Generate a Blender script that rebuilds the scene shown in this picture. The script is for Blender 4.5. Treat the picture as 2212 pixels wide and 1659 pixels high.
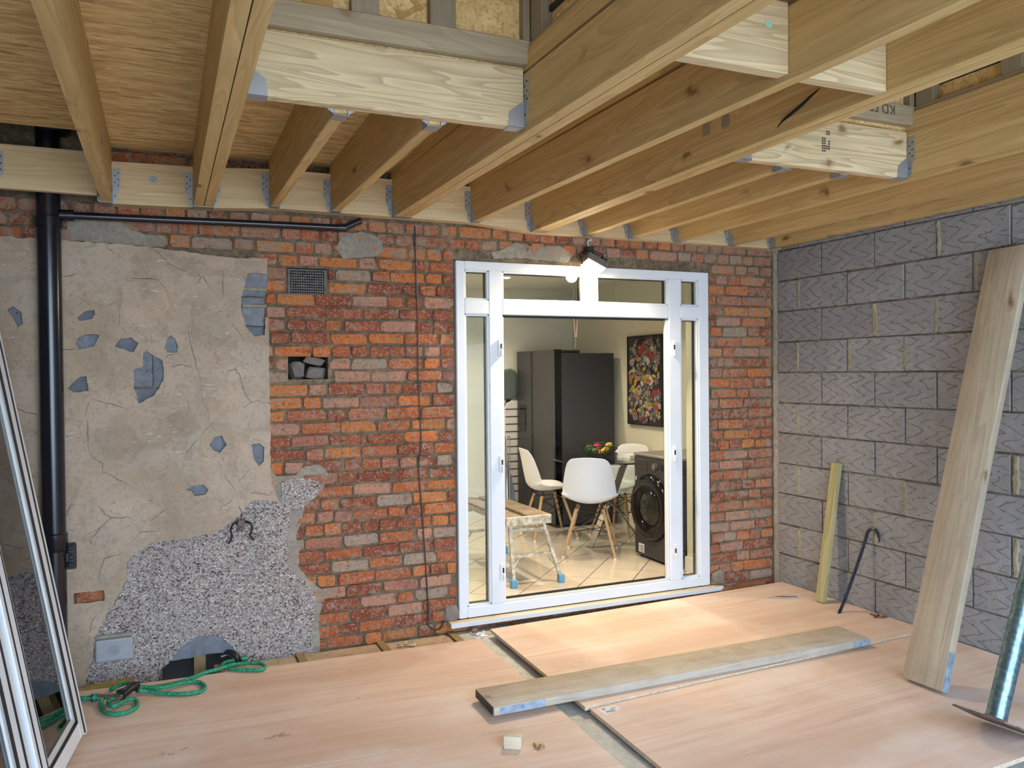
import bpy, bmesh, math, random
from mathutils import Vector, Matrix, noise as mnoise
from mathutils.geometry import delaunay_2d_cdt
for o in list(bpy.data.objects): bpy.data.objects.remove(o)
S = bpy.context.scene; COL = S.collection
R = random.Random(7)

# ------------------------------------------------------------------ camera
F, YAW, PIT, ROL = 1739.81, .408132, -.0130316, -.00946887
CP = Vector((-4.2099, -4.76979, 1.58484))
_d = Vector((math.sin(YAW)*math.cos(PIT), math.cos(YAW)*math.cos(PIT), math.sin(PIT)))
_r = Vector((math.cos(YAW), -math.sin(YAW), 0)); _u = _r.cross(_d)
RX = _r*math.cos(ROL)+_u*math.sin(ROL); UX = -_r*math.sin(ROL)+_u*math.cos(ROL)
cam = bpy.data.cameras.new('camera'); co = bpy.data.objects.new('camera', cam); COL.objects.link(co)
m3 = Matrix((RX, UX, -_d)).transposed(); co.matrix_world = Matrix.Translation(CP) @ m3.to_4x4()
cam.sensor_width = 36; cam.lens = 36*F/2212; cam.clip_start = .05; cam.clip_end = 200
S.camera = co

def at(u, v, ax, val):                       # the point where a line of sight meets a real plane of the room
    w = _d*F + RX*(u-1106) + UX*(829.5-v); i = 'xyz'.index(ax); t = (val-CP[i])/w[i]
    return CP+w*t

# ------------------------------------------------------------------ world, daylight, exposure
W = bpy.data.worlds.new('sky'); S.world = W; W.use_nodes = True; wn = W.node_tree
bg = wn.nodes['Background']; tc = wn.nodes.new('ShaderNodeTexCoord'); sx = wn.nodes.new('ShaderNodeSeparateXYZ')
cr = wn.nodes.new('ShaderNodeValToRGB'); wn.links.new(tc.outputs['Generated'], sx.inputs[0]); wn.links.new(sx.outputs[2], cr.inputs[0])
cr.color_ramp.elements[0].color = (.64, .81, 1, 1); cr.color_ramp.elements[1].color = (.42, .64, 1, 1)
wn.links.new(cr.outputs[0], bg.inputs[0]); bg.inputs[1].default_value = 10.0
def area(name, loc, rot, sx_, sy_, energy=0, col=(1, 1, 1), portal=False):
    l = bpy.data.lights.new(name, 'AREA'); l.shape = 'RECTANGLE'; l.size = sx_; l.size_y = sy_; l.energy = energy; l.color = col
    if portal: l.cycles.is_portal = True
    o = bpy.data.objects.new(name, l); o.location = loc; o.rotation_euler = rot; COL.objects.link(o); return o
area('portal_opening', (-2.5, -5.42, 1.3), (math.radians(90), 0, 0), 5.1, 2.9, portal=True)
sn = bpy.data.lights.new('sun', 'SUN'); sn.energy = 9; sn.color = (1, .93, .80); sn.angle = .02
so_ = bpy.data.objects.new('sun', sn); so_.rotation_euler = Vector((-.35, -.75, -.95)).to_track_quat('-Z', 'Y').to_euler(); COL.objects.link(so_)      # added over the house roof, to bounce off the unseen patio into the room
S.view_settings.view_transform = 'Standard'; S.view_settings.look = 'None'; S.view_settings.gamma = 1
S.view_settings.exposure = 0.0
try: S.view_settings.use_curve_mapping = False
except Exception: pass

# ------------------------------------------------------------------ objects
def tag(o, label=None, category=None, group=None, kind=None):
    for k, v in (('label', label), ('category', category), ('group', group), ('kind', kind)):
        if v: o[k] = v
    return o
def empty(name, loc=(0, 0, 0), rz=0, **k):
    o = bpy.data.objects.new(name, None); o.location = loc; o.rotation_euler[2] = rz; o.empty_display_size = .1; COL.objects.link(o)
    return tag(o, **k)
class MB:
    def __init__(s): s.v = []; s.f = []; s.mi = []; s.uvw = None
    def add(s, vs, fs, m=None, mi=0):
        n = len(s.v)
        s.v += [tuple(m @ Vector(p)) if m is not None else tuple(p) for p in vs]
        s.f += [tuple(n+i for i in f) for f in fs]; s.mi += [mi]*len(fs); return s
    def box(s, a, b, m=None, mi=0):
        (x0, y0, z0), (x1, y1, z1) = [[min(a[i], b[i]) for i in range(3)], [max(a[i], b[i]) for i in range(3)]]
        v = [(x0,y0,z0),(x1,y0,z0),(x1,y1,z0),(x0,y1,z0),(x0,y0,z1),(x1,y0,z1),(x1,y1,z1),(x0,y1,z1)]
        return s.add(v, [(3,2,1,0),(4,5,6,7),(0,1,5,4),(1,2,6,5),(2,3,7,6),(3,0,4,7)], m, mi)
    def prism(s, poly, a, b, ax='y', m=None, mi=0):      # poly in the other two axes
        def P(p, h): return {'y': (p[0], h, p[1]), 'x': (h, p[0], p[1]), 'z': (p[0], p[1], h)}[ax]
        ar = sum(poly[i][0]*poly[(i+1) % len(poly)][1]-poly[(i+1) % len(poly)][0]*poly[i][1] for i in range(len(poly)))
        if ar < 0: poly = poly[::-1]
        n = len(poly); v = [P(p, a) for p in poly]+[P(p, b) for p in poly]
        fl = (ax == 'y') ^ (a > b)
        f = [tuple(range(n))[::-1], tuple(range(n, 2*n))]+[(i, (i+1) % n, n+(i+1) % n, n+i) for i in range(n)]
        if fl: f = [q[::-1] for q in f]
        return s.add(v, f, m, mi)
    def cyl(s, p, q, r, r2=None, n=16, cap=True, mi=0, m=None):
        p = Vector(p); q = Vector(q); d = (q-p).normalized(); u = d.orthogonal().normalized(); w = d.cross(u); r2 = r if r2 is None else r2
        v = [p+(u*math.cos(a)+w*math.sin(a))*r for a in [2*math.pi*i/n for i in range(n)]]+[q+(u*math.cos(a)+w*math.sin(a))*r2 for a in [2*math.pi*i/n for i in range(n)]]
        f = [(i, (i+1) % n, n+(i+1) % n, n+i) for i in range(n)]
        if cap: f += [tuple(range(n))[::-1], tuple(range(n, 2*n))]
        return s.add(v, f, m, mi)
    def tube(s, pts, r, n=8, closed=False, mi=0, m=None, rib=0):
        pts = [Vector(p) for p in pts]; rs = r if isinstance(r, list) else [r]*len(pts); N = len(pts); V = []; up = None
        for i, p in enumerate(pts):
            a = pts[(i-1) % N] if (closed or i) else p; b = pts[(i+1) % N] if (closed or i < N-1) else p
            t = (b-a).normalized()
            up = t.orthogonal().normalized() if up is None else (up-t*up.dot(t)).normalized()
            w = t.cross(up); rr = rs[i]
            V += [p+(up*math.cos(2*math.pi*k/n)+w*math.sin(2*math.pi*k/n))*rr for k in range(n)]
        f = []
        for i in range(N if closed else N-1):
            j = (i+1) % N; f += [(i*n+k, i*n+(k+1) % n, j*n+(k+1) % n, j*n+k) for k in range(n)]
        if not closed: f += [tuple(range(n))[::-1], tuple((N-1)*n+k for k in range(n))]
        return s.add(V, f, m, mi)
    def lathe(s, prof, c=(0, 0, 0), n=32, m=None, mi=0):  # prof (r,z) about z
        V = []; f = []; N = len(prof)
        for i in range(n):
            a = 2*math.pi*i/n; V += [(c[0]+r*math.cos(a), c[1]+r*math.sin(a), c[2]+z) for r, z in prof]
        for i in range(n):
            j = (i+1) % n; f += [(i*N+k, j*N+k, j*N+k+1, i*N+k+1) for k in range(N-1)]
        return s.add(V, f, m, mi)
    def build(s, name, mats, parent=None, bevel=0, seg=1, smooth=0, loc=None, **k):
        me = bpy.data.meshes.new(name); me.from_pydata(s.v, [], s.f); mats = mats if isinstance(mats, (list, tuple)) else [mats]
        for m in mats: me.materials.append(m)
        if len(mats) > 1: me.polygons.foreach_set('material_index', s.mi)
        if bevel:
            b = bmesh.new(); b.from_mesh(me); bmesh.ops.remove_doubles(b, verts=b.verts, dist=1e-5)
            es = [e for e in b.edges if len(e.link_faces) == 2 and e.calc_face_angle(0) > .6]
            bmesh.ops.bevel(b, geom=es, offset=bevel, segments=seg, affect='EDGES', profile=.5, clamp_overlap=True); b.to_mesh(me); b.free()
        if smooth:
            me.shade_smooth(); me.set_sharp_from_angle(angle=math.radians(smooth))
        me.update(); o = bpy.data.objects.new(name, me); COL.objects.link(o)
        if parent: o.parent = parent
        if loc: o.location = loc
        return tag(o, **k)
def box(name, a, b, mat, parent=None, bevel=0, **k): return MB().box(a, b).build(name, mat, parent, bevel, **k)
def cbox(name, c, d, mat, parent=None, bevel=0, **k):
    return box(name, [c[i]-d[i]/2 for i in range(3)], [c[i]+d[i]/2 for i in range(3)], mat, parent, bevel, **k)
def catmull(P, n=8, closed=False):
    P = [Vector(p) for p in P]; N = len(P); out = []
    for i in range(N if closed else N-1):
        g = lambda k: P[k % N] if closed else P[max(0, min(N-1, k))]
        a, b, c, d = g(i-1), g(i), g(i+1), g(i+2)
        for j in range(n):
            t = j/n; out.append(.5*((2*b)+(c-a)*t+(2*a-5*b+4*c-d)*t*t+(3*b-a-3*c+d)*t**3))
    if not closed: out.append(P[-1])
    return out
def inside(p, poly):
    x, y = p; c = False; n = len(poly)
    for i in range(n):
        x1, y1 = poly[i][:2]; x2, y2 = poly[(i+1) % n][:2]
        if (y1 > y) != (y2 > y) and x < (x2-x1)*(y-y1)/(y2-y1)+x1: c = not c
    return c
def jag(poly, step, amp, rnd, closed=True):
    out = []; n = len(poly)
    for i in range(n if closed else n-1):
        a = Vector(poly[i]); b = Vector(poly[(i+1) % n]); L = (b-a).length; k = max(1, int(L/step)); nr = Vector((-(b-a).y, (b-a).x))
        if L > 0: nr /= L
        for j in range(k): out.append(tuple(a.lerp(b, j/k)+nr*((rnd.random()-.5)*2*amp if j else 0)))
    if not closed: out.append(tuple(poly[-1]))
    return out

# ------------------------------------------------------------------ materials
class NT:
    def __init__(s, name):
        s.m = bpy.data.materials.new(name); s.m.use_nodes = True; s.t = s.m.node_tree; s.b = s.t.nodes['Principled BSDF']
    def n(s, ty, **k):
        x = s.t.nodes.new('ShaderNode'+ty)
        for a, v in k.items():
            if a.startswith('i_'):
                key = a[2:].replace('_', ' '); x.inputs[int(key) if key.isdigit() else key].default_value = v
            else: setattr(x, a, v)
        return x
    def l(s, a, b): s.t.links.new(a, b)
    def out(s, v):
        return v
    def coord(s, kind='Object', rnd=True):
        t = s.n('TexCoord').outputs[kind]
        if not rnd: return t
        oi = s.n('ObjectInfo'); mu = s.n('VectorMath', operation='SCALE'); mu.inputs[0].default_value = (13.1, 7.7, 9.3); s.l(oi.outputs['Random'], mu.inputs['Scale'])
        ad = s.n('VectorMath', operation='ADD'); s.l(t, ad.inputs[0]); s.l(mu.outputs[0], ad.inputs[1]); return ad.outputs[0]
    def map(s, c, scale=(1, 1, 1), rot=(0, 0, 0), loc=(0, 0, 0)):
        m = s.n('Mapping'); m.inputs['Scale'].default_value = scale; m.inputs['Rotation'].default_value = rot; m.inputs['Location'].default_value = loc; s.l(c, m.inputs[0]); return m.outputs[0]
    def noise(s, c, scale=5, detail=4, rough=.55, dist=0):
        x = s.n('TexNoise'); x.inputs['Scale'].default_value = scale; x.inputs['Detail'].default_value = detail; x.inputs['Roughness'].default_value = rough; x.inputs['Distortion'].default_value = dist; s.l(c, x.inputs['Vector']); return x.outputs[0]
    def ramp(s, f, *st, interp='LINEAR'):
        r = s.n('ValToRGB'); e = r.color_ramp.elements; r.color_ramp.interpolation = interp
        for i, (p, c) in enumerate(st):
            c = (c, c, c) if isinstance(c, (int, float)) else c
            if i < 2: e[i].position = p; e[i].color = (*c, 1)
            else: q = e.new(p); q.color = (*c, 1)
        s.l(f, r.inputs[0]); return r.outputs[0]
    def mix(s, f, a, b, mode='MIX'):
        x = s.n('Mix', data_type='RGBA', blend_type=mode)
        for i, v in ((0, f), (6, a), (7, b)):
            if isinstance(v, bpy.types.NodeSocket): s.l(v, x.inputs[i])
            elif i == 0: x.inputs[0].default_value = v
            else: x.inputs[i].default_value = (*v, 1)
        return x.outputs[2]
    def math(s, op, a, b=0, clamp=False):
        x = s.n('Math', operation=op, use_clamp=clamp)
        for i, v in ((0, a), (1, b)):
            if isinstance(v, bpy.types.NodeSocket): s.l(v, x.inputs[i])
            else: x.inputs[i].default_value = v
        return x.outputs[0]
    def bump(s, h, st=.3, d=.01):
        x = s.n('Bump'); x.inputs['Strength'].default_value = st; x.inputs['Distance'].default_value = d; s.l(h, x.inputs['Height']); s.l(x.outputs[0], s.b.inputs['Normal'])
    def base(s, c):
        if isinstance(c, bpy.types.NodeSocket): s.l(c, s.b.inputs['Base Color'])
        else: s.b.inputs['Base Color'].default_value = (*c, 1)
    def rough(s, c):
        if isinstance(c, bpy.types.NodeSocket): s.l(c, s.b.inputs['Roughness'])
        else: s.b.inputs['Roughness'].default_value = c
def plain(name, c, rough=.5, metal=0, spec=.5, bump=0, bs=60, var=0, coat=0):
    t = NT(name); t.b.inputs['Metallic'].default_value = metal; t.b.inputs['Specular IOR Level'].default_value = spec; t.rough(rough); t.b.inputs['Coat Weight'].default_value = coat
    if var or bump:
        c0 = t.coord(); n = t.noise(c0, bs, 3)
        t.base(t.mix(t.ramp(n, (.3, 0), (.7, 1)), tuple(max(0, x*(1-var)) for x in c), tuple(min(1, x*(1+var)) for x in c)) if var else c)
        if bump: t.bump(n, bump, .003)
    else: t.base(c)
    return t.m
def glow(name, c, st):
    t = NT(name); t.base(c); t.b.inputs['Emission Color'].default_value = (*c, 1); t.b.inputs['Emission Strength'].default_value = st; return t.m
def wood(name, c1, c2, ax=0, knots=1, gr=1.0, dirt=0, dirtc=(.2, .17, .13), ring=.5, rough=.7, tone=.25, kcol=(.16, .07, .02), ks=3.2, kt=.53):
    t = NT(name); c = t.coord()
    sc = [30*gr]*3; sc[ax] = 1.1*gr; n1 = t.noise(t.map(c, sc), 1, 5, .6)
    sc2 = [9*gr]*3; sc2[ax] = .55*gr; wd = t.noise(t.map(c, sc2), 1, 2, .5, .6)
    w = t.math('FRACT', t.math('MULTIPLY', wd, 13)); w = t.ramp(w, (0, 0), (.65, .6), (.93, 1), (1.0, 0))
    col = t.mix(t.ramp(n1, (.3, 0), (.72, 1)), c1, c2)
    col = t.mix(t.math('MULTIPLY', w, ring), col, tuple(x*.55 for x in c2))
    big = t.noise(t.map(c, [2.5 if i != ax else .8 for i in range(3)]), 1, 3)
    col = t.mix(t.ramp(big, (.35, tone), (.65, 0)), col, tuple(x*.6 for x in c2))
    oi = t.n('ObjectInfo'); col = t.mix(t.math('MULTIPLY', oi.outputs['Random'], .22), col, tuple(x*.72 for x in c1))
    if knots:
        vs = [7.0]*3; vs[ax] = ks; v = t.n('TexVoronoi'); v.inputs['Scale'].default_value = 1; t.l(t.map(t.mix(.12, c, t.noise(c, 6, 2)), vs), v.inputs['Vector'])
        k = t.ramp(v.outputs['Distance'], (.0, 1), (.075, .9), (.11, .35), (.2, 0))
        sel = t.math('GREATER_THAN', t.noise(t.map(v.outputs['Position'], (3, 3, 3)), 1, 0), kt)
        col = t.mix(t.math('MULTIPLY', t.math('MULTIPLY', k, sel), .85*knots), col, kcol)
    if dirt:
        dn = t.noise(c, 5, 6, .65); col = t.mix(t.ramp(dn, (.42, 0), (.68, dirt)), col, dirtc)
        sp = t.noise(c, 90, 2); col = t.mix(t.ramp(sp, (.66, 0), (.72, dirt)), col, (.6, .56, .5))
    t.base(col); t.rough(rough); t.b.inputs['Specular IOR Level'].default_value = .25
    t.bump(t.math('ADD', n1, t.math('MULTIPLY', w, -.25)), .25, .002); return t.m
PALE = (.66, .55, .33); 
M = {}
M['joist'] = wood('treated_joist', (.74, .53, .25), (.55, .355, .13), 1, knots=1, ring=.45, tone=.15)
M['ledger'] = wood('ledger_timber', (.82, .64, .39), (.68, .49, .25), 0, knots=1, ring=.4, gr=1.2, kcol=(.22, .11, .04), kt=.5)
M['header'] = wood('header_timber', (.84, .67, .43), (.70, .52, .28), 0, knots=1, ring=.75, gr=1.15, tone=.1, kcol=(.20, .10, .035), ks=4.5, kt=.47)
M['plate'] = wood('grey_timber', (.52, .43, .29), (.38, .30, .19), 0, knots=.6, ring=.3)
M['platey'] = wood('grey_timber_along', (.52, .43, .29), (.38, .30, .19), 1, knots=.6, ring=.3)
M['stud'] = wood('stud_timber', (.40, .33, .23), (.29, .235, .155), 2, knots=.4, ring=.3)
M['scaf'] = wood('weathered_board', (.58, .49, .385), (.44, .365, .28), 0, knots=1, ring=.4, dirt=.5, dirtc=(.58, .54, .46), gr=.9)
M['scafz'] = wood('weathered_board_leaning', (.62, .52, .385), (.49, .39, .27), 2, knots=1, ring=.45, dirt=.35, dirtc=(.3, .25, .19), gr=.9)
M['batten'] = wood('green_treated_batten', (.55, .48, .25), (.40, .34, .15), 2, knots=.8, ring=.45)
M['sill'] = wood('sill_timber', (.78, .66, .48), (.68, .54, .36), 0, knots=.5, ring=.2)
M['fjoist'] = wood('floor_joist_timber', (.44, .30, .15), (.30, .19, .085), 1, knots=.3)
M['leg'] = wood('beech_leg', (.62, .40, .20), (.52, .32, .15), 2, knots=0, ring=.2, tone=.1)
M['hop'] = wood('hopup_board', (.25, .18, .12), (.16, .115, .075), 1, knots=0, dirt=.55, dirtc=(.45, .38, .3))
M['steel'] = plain('galvanised_steel', (.37, .38, .385), .45, .55, var=.1, bs=12)
M['nail'] = plain('dark_nail', (.03, .03, .03), .5, .5)
M['blackpipe'] = plain('black_plastic_pipe', (.006, .007, .013), .22, 0, .6, bump=.03, bs=9, var=.3)
M['black'] = plain('black_plastic', (.012, .012, .014), .45)
M['upvc'] = plain('white_upvc', (.76, .78, .80), .28, 0, .5, var=.03, bs=4)
M['upvcd'] = plain('dull_upvc', (.60, .60, .58), .4, var=.06, bs=6)
M['gasket'] = plain('black_gasket', (.008, .008, .01), .6)
M['chrome'] = plain('chrome', (.7, .7, .7), .12, 1)
M['dark'] = plain('void_shade_black', (.012, .010, .009), .9)  # near-black colour stands in for shade inside wall holes and the joist split
M['white'] = plain('white_plastic', (.78, .78, .77), .3)
# ply sheets
def ply():
    t = NT('far_eastern_plywood'); c = t.coord(); n = t.noise(t.map(c, (.7, 14, 10)), 1.2, 6, .62, .6); b = t.noise(t.map(c, (.5, 1.6, 1)), 1.3, 4)
    col = t.ramp(n, (.26, (.58, .39, .285)), (.42, (.70, .505, .39)), (.58, (.755, .57, .455)), (.75, (.80, .64, .53))); col = t.mix(t.ramp(b, (.38, .6), (.56, 0)), col, (.60, .39, .27))
    d = t.noise(t.map(c, (2, 2, 2)), 1, 5, .6); col = t.mix(t.ramp(d, (.48, 0), (.68, .5)), col, (.80, .70, .63))
    sp = t.noise(c, 26, 3); col = t.mix(t.ramp(sp, (.73, 0), (.77, .8)), col, (.2, .12, .08))
    t.base(col); t.rough(t.ramp(b, (.3, .5), (.7, .68))); t.b.inputs['Specular IOR Level'].default_value = .35; t.bump(n, .12, .002); return t.m
M['ply'] = ply()
M['plyedge'] = plain('plywood_edge', (.62, .48, .34), .7, var=.2, bs=60)
def osb(name, c1, c2, c3, sx=1.0, xdir=True):
    t = NT(name); c = t.coord(); w = t.mix(.05, c, t.noise(c, 7, 3)); lay = []
    for i, (rz, s) in enumerate(((.05, (3.4, 40, 40)), (-.14, (5.5, 60, 60)), (1.2, (7, 24, 24)), (.5, (9, 34, 34)))):
        if not xdir: rz += .5*i; s = tuple(q*.55 if k else q*1.4 for k, q in enumerate(s))
        v = t.n('TexVoronoi'); v.inputs['Scale'].default_value = sx; t.l(t.map(w, s, (0, 0, rz) if xdir else (0, rz, 0), (i*3.3, i, 0)), v.inputs['Vector']); q = t.n('SeparateColor'); t.l(v.outputs['Color'], q.inputs[0]); lay.append(q.outputs)
    A, B, D, G = lay; hi = tuple(min(1, x*1.2) for x in c1)
    a = t.ramp(A[0], (0, c3), (.18, c2), (.6, c1), (1, hi)); b = t.ramp(B[1], (0, c2), (.5, c1), (1, hi)); d = t.ramp(D[0], (0, c3), (.3, c2), (1, hi)); g = t.ramp(G[0], (0, c2), (1, c1))
    col = t.mix(t.math('GREATER_THAN', A[2], .5), a, b); col = t.mix(t.math('GREATER_THAN', D[1], .90 if xdir else .6), col, d); col = t.mix(t.math('GREATER_THAN', G[1], .82 if xdir else .6), col, g)
    n = t.noise(t.map(c, (9, 110, 110) if xdir else (60, 60, 60)), 1, 5, .65); col = t.mix(t.ramp(n, (.36, .95), (.52, 0)), col, c3); n9 = t.noise(t.map(c, (4, 26, 26)) if xdir else c, 1 if xdir else 20, 4, .6); col = t.mix(t.ramp(n9, (.5, 0), (.68, .6)), col, hi); col = t.mix(t.ramp(n9, (.3, .5), (.42, 0)), col, c3); m = t.noise(c, 3, 3); col = t.mix(t.ramp(m, (.4, .3), (.6, 0)), col, c2); t.base(col); t.rough(.75)
    t.bump(t.math('ADD', A[2], t.math('MULTIPLY', n, .8)), .35, .003); return t.m
M['osb'] = osb('osb_deck', (.88, .64, .31), (.70, .47, .19), (.33, .20, .075))
M['osb2'] = osb('osb_upstand', (.84, .62, .30), (.72, .47, .18), (.45, .25, .08), 1.0, False)
# brick
def brick():
    t = NT('old_red_brick'); c = t.coord('Object', False); oi = t.n('ObjectInfo'); g = t.n('NewGeometry')
    r = t.math('FRACT', t.math('ADD', oi.outputs['Random'], g.outputs['Random Per Island']))
    col = t.ramp(r, (0, (.25, .07, .04)), (.14, (.45, .125, .05)), (.30, (.37, .155, .105)), (.42, (.56, .20, .06)), (.54, (.29, .085, .05)), (.64, (.47, .25, .175)), (.76, (.40, .13, .06)), (.86, (.58, .17, .05)), (.93, (.36, .29, .22)), interp='CONSTANT')
    n = t.noise(c, 34, 6, .7); n7 = t.noise(c, 12, 4, .6); col = t.mix(t.ramp(n7, (.45, 0), (.64, .35)), col, (.58, .225, .09)); col = t.mix(t.ramp(n, (.36, .7), (.5, 0)), col, (.17, .065, .04))
    n5 = t.noise(c, 70, 3); col = t.mix(t.ramp(n5, (.54, 0), (.66, .6)), col, (.62, .34, .23))
    big = t.noise(c, 2.6, 4, .6); med = t.noise(c, 21, 6, .75)
    sx_ = t.n('SeparateXYZ'); t.l(c, sx_.inputs[0])
    zone = t.math('ADD', t.math('MULTIPLY', t.math('GREATER_THAN', sx_.outputs[0], -.62), .05), t.math('MULTIPLY', t.math('GREATER_THAN', sx_.outputs[2], 2.28), .06))
    mk = t.math('ADD', t.math('ADD', med, t.math('MULTIPLY', big, .35)), zone)
    col = t.mix(t.ramp(mk, (.70, 0), (.80, .8)), col, (.34, .26, .185)); w = t.noise(c, 60, 4, .7); wm = t.math('ADD', w, t.math('MULTIPLY', big, .3))
    col = t.mix(t.ramp(wm, (.79, 0), (.85, .7)), col, (.66, .57, .48)); t.base(col); t.rough(.92); t.b.inputs['Specular IOR Level'].default_value = .12
    t.bump(t.math('ADD', n, t.math('MULTIPLY', med, 1.2)), 1, .009); return t.m
M['brick'] = brick()
def mortar(name, c1, c2, c3, bs=1):
    t = NT(name); c = t.coord('Object', False); n = t.noise(c, 30*bs, 6, .7); b = t.noise(c, 4, 4); col = t.ramp(n, (.3, c1), (.5, c2), (.72, c3)); col = t.mix(t.ramp(b, (.4, .5), (.65, 0)), col, c1)
    w = t.noise(c, 80, 3); col = t.mix(t.ramp(w, (.68, 0), (.74, .7)), col, (.62, .56, .47)); t.base(col); t.rough(.95); t.b.inputs['Specular IOR Level'].default_value = .1; t.bump(n, 1, .008); return t.m
M['mortar'] = mortar('lime_mortar', (.085, .06, .04), (.235, .175, .11), (.37, .29, .19))
M['mortarband'] = mortar('grey_mortar_edge', (.24, .20, .15), (.36, .31, .25), (.46, .41, .34))
def render_mat(k=1.0):
    t = NT('scratched_render'); c = t.coord('Object', False); b = t.noise(c, 2.3, 5, .6); m_ = t.noise(c, 9, 5, .65, .8)
    col = t.ramp(b, *[(p_, tuple(x*k for x in q_)) for p_, q_ in ((.3, (.37, .275, .19)), (.5, (.47, .355, .255)), (.7, (.55, .42, .325)))])
    v = t.n('TexVoronoi'); v.inputs['Scale'].default_value = 7.5; t.l(t.mix(.25, c, t.noise(c, 5, 3)), v.inputs['Vector']); sc = t.n('SeparateColor'); t.l(v.outputs['Color'], sc.inputs[0])
    col = t.mix(t.ramp(sc.outputs[0], (.55, 0), (.95, .4)), col, (.50, .43, .34)); col = t.mix(t.ramp(m_, (.52, 0), (.66, .4)), col, (.27, .22, .17))
    st = t.noise(t.map(c, (14, 90, 60), (0, .7, 0)), 1, 3); col = t.mix(t.math('MULTIPLY', t.ramp(st, (.62, 0), (.68, .7)), t.ramp(m_, (.5, 0), (.56, 1))), col, (.62, .55, .45))
    v2 = t.n('TexVoronoi', feature='DISTANCE_TO_EDGE'); v2.inputs['Scale'].default_value = 3.0; t.l(t.mix(.1, c, t.noise(c, 5, 3)), v2.inputs['Vector'])
    ck = t.math('MULTIPLY', t.ramp(v2.outputs['Distance'], (0, 1), (.008, 0)), t.ramp(b, (.54, 0), (.58, .5))); col = t.mix(ck, col, (.20, .16, .12)); f3 = t.noise(c, 46, 5, .72); col = t.mix(t.ramp(f3, (.34, .45), (.48, 0)), col, (.25, .195, .14)); f4 = t.noise(t.map(c, (30, 90, 90), (0, .5, 0)), 1, 4, .6, .5); col = t.mix(t.math('MULTIPLY', t.ramp(f4, (.60, 0), (.70, .4)), t.ramp(t.noise(c, 6, 2), (.45, 0), (.55, 1))), col, (.60, .52, .42))
    t.base(col); t.rough(.92); t.b.inputs['Specular IOR Level'].default_value = .15; h = t.math('ADD', t.math('ADD', m_, t.math('MULTIPLY', sc.outputs[0], .5)), t.math('MULTIPLY', ck, -1.5)); fn = t.noise(c, 38, 5, .7); t.bump(t.math('ADD', h, t.math('MULTIPLY', fn, .6)), .8, .008); return t.m
M['render'] = render_mat(); M['skim'] = render_mat(1.1); M['skim2'] = render_mat(.88)
def pebble():
    t = NT('pebbledash'); c = t.coord('Object', False); v = t.n('TexVoronoi'); v.inputs['Scale'].default_value = 130; t.l(c, v.inputs['Vector']); sc = t.n('SeparateColor'); t.l(v.outputs['Color'], sc.inputs[0])
    col = t.ramp(sc.outputs[0], (0, (.07, .055, .055)), (.12, (.24, .18, .155)), (.26, (.47, .385, .335)), (.5, (.38, .305, .265)), (.68, (.58, .50, .45)), (.88, (.76, .69, .64)), interp='CONSTANT')
    col = t.mix(t.ramp(v.outputs['Distance'], (.45, 0), (.75, .7)), col, (.25, .215, .195)); b = t.noise(c, 5, 4); col = t.mix(t.ramp(b, (.5, 0), (.7, .35)), col, (.36, .33, .31))
    t.base(col); t.rough(.6); t.bump(t.ramp(v.outputs['Distance'], (0, 1), (.7, 0)), .9, .006); return t.m
M['pebble'] = pebble()
def block(name, c1, c2, zig=True):
    t = NT(name); c = t.coord('Object', True); n = t.noise(c, 22, 6, .7); b = t.noise(c, 3, 4); col = t.mix(t.ramp(n, (.35, 0), (.7, 1)), c1, c2); col = t.mix(t.ramp(b, (.4, .4), (.6, 0)), col, tuple(x*.72 for x in c1)); h = n
    oi = t.n('ObjectInfo'); col = t.mix(t.math('MULTIPLY', oi.outputs['Random'], .3), col, tuple(x*.7 for x in c1))
    if zig:
        s_ = t.n('SeparateXYZ'); t.l(c, s_.inputs[0]); zz = t.math('PINGPONG', t.math('ADD', s_.outputs[2], t.math('MULTIPLY', t.noise(c, 8, 3), .08)), .055)
        y2 = t.math('ADD', t.math('MULTIPLY', s_.outputs[1], .42), t.math('ADD', t.math('MULTIPLY', zz, 1.0), t.math('MULTIPLY', t.noise(c, 10, 3), .03)))
        f = t.math('PINGPONG', t.math('MULTIPLY', y2, 42), 1); ln = t.ramp(f, (0, 1), (.10, .6), (.2, 0)); msk = t.ramp(t.noise(c, 14, 4, .6), (.38, .15), (.54, 1)); ln = t.math('MULTIPLY', ln, msk)
        col = t.mix(t.math('MULTIPLY', ln, .7), col, tuple(x*.33 for x in c1)); h = t.math('SUBTRACT', n, t.math('MULTIPLY', ln, .9))
    p = t.n('TexVoronoi'); p.inputs['Scale'].default_value = 34; t.l(c, p.inputs['Vector']); ps = t.n('SeparateColor'); t.l(p.outputs['Color'], ps.inputs[0]); pit = t.math('MULTIPLY', t.ramp(p.outputs['Distance'], (.10, 1), (.16, 0)), t.math('GREATER_THAN', ps.outputs[0], .8))
    col = t.mix(pit, col, (.04, .04, .045)); t.base(col); t.rough(.92); t.b.inputs['Specular IOR Level'].default_value = .12; t.bump(h, .55, .005); return t.m
M['block'] = block('aerated_block', (.30, .295, .30), (.39, .385, .39))
M['bluestone'] = block('blue_grey_stone', (.17, .18, .205), (.30, .31, .335), False)
M['bmortar'] = mortar('block_mortar', (.05, .045, .035), (.19, .165, .12), (.34, .31, .23), .5)
M['smear'] = mortar('mortar_smear', (.25, .22, .14), (.38, .33, .22), (.46, .42, .30), .8)
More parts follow.
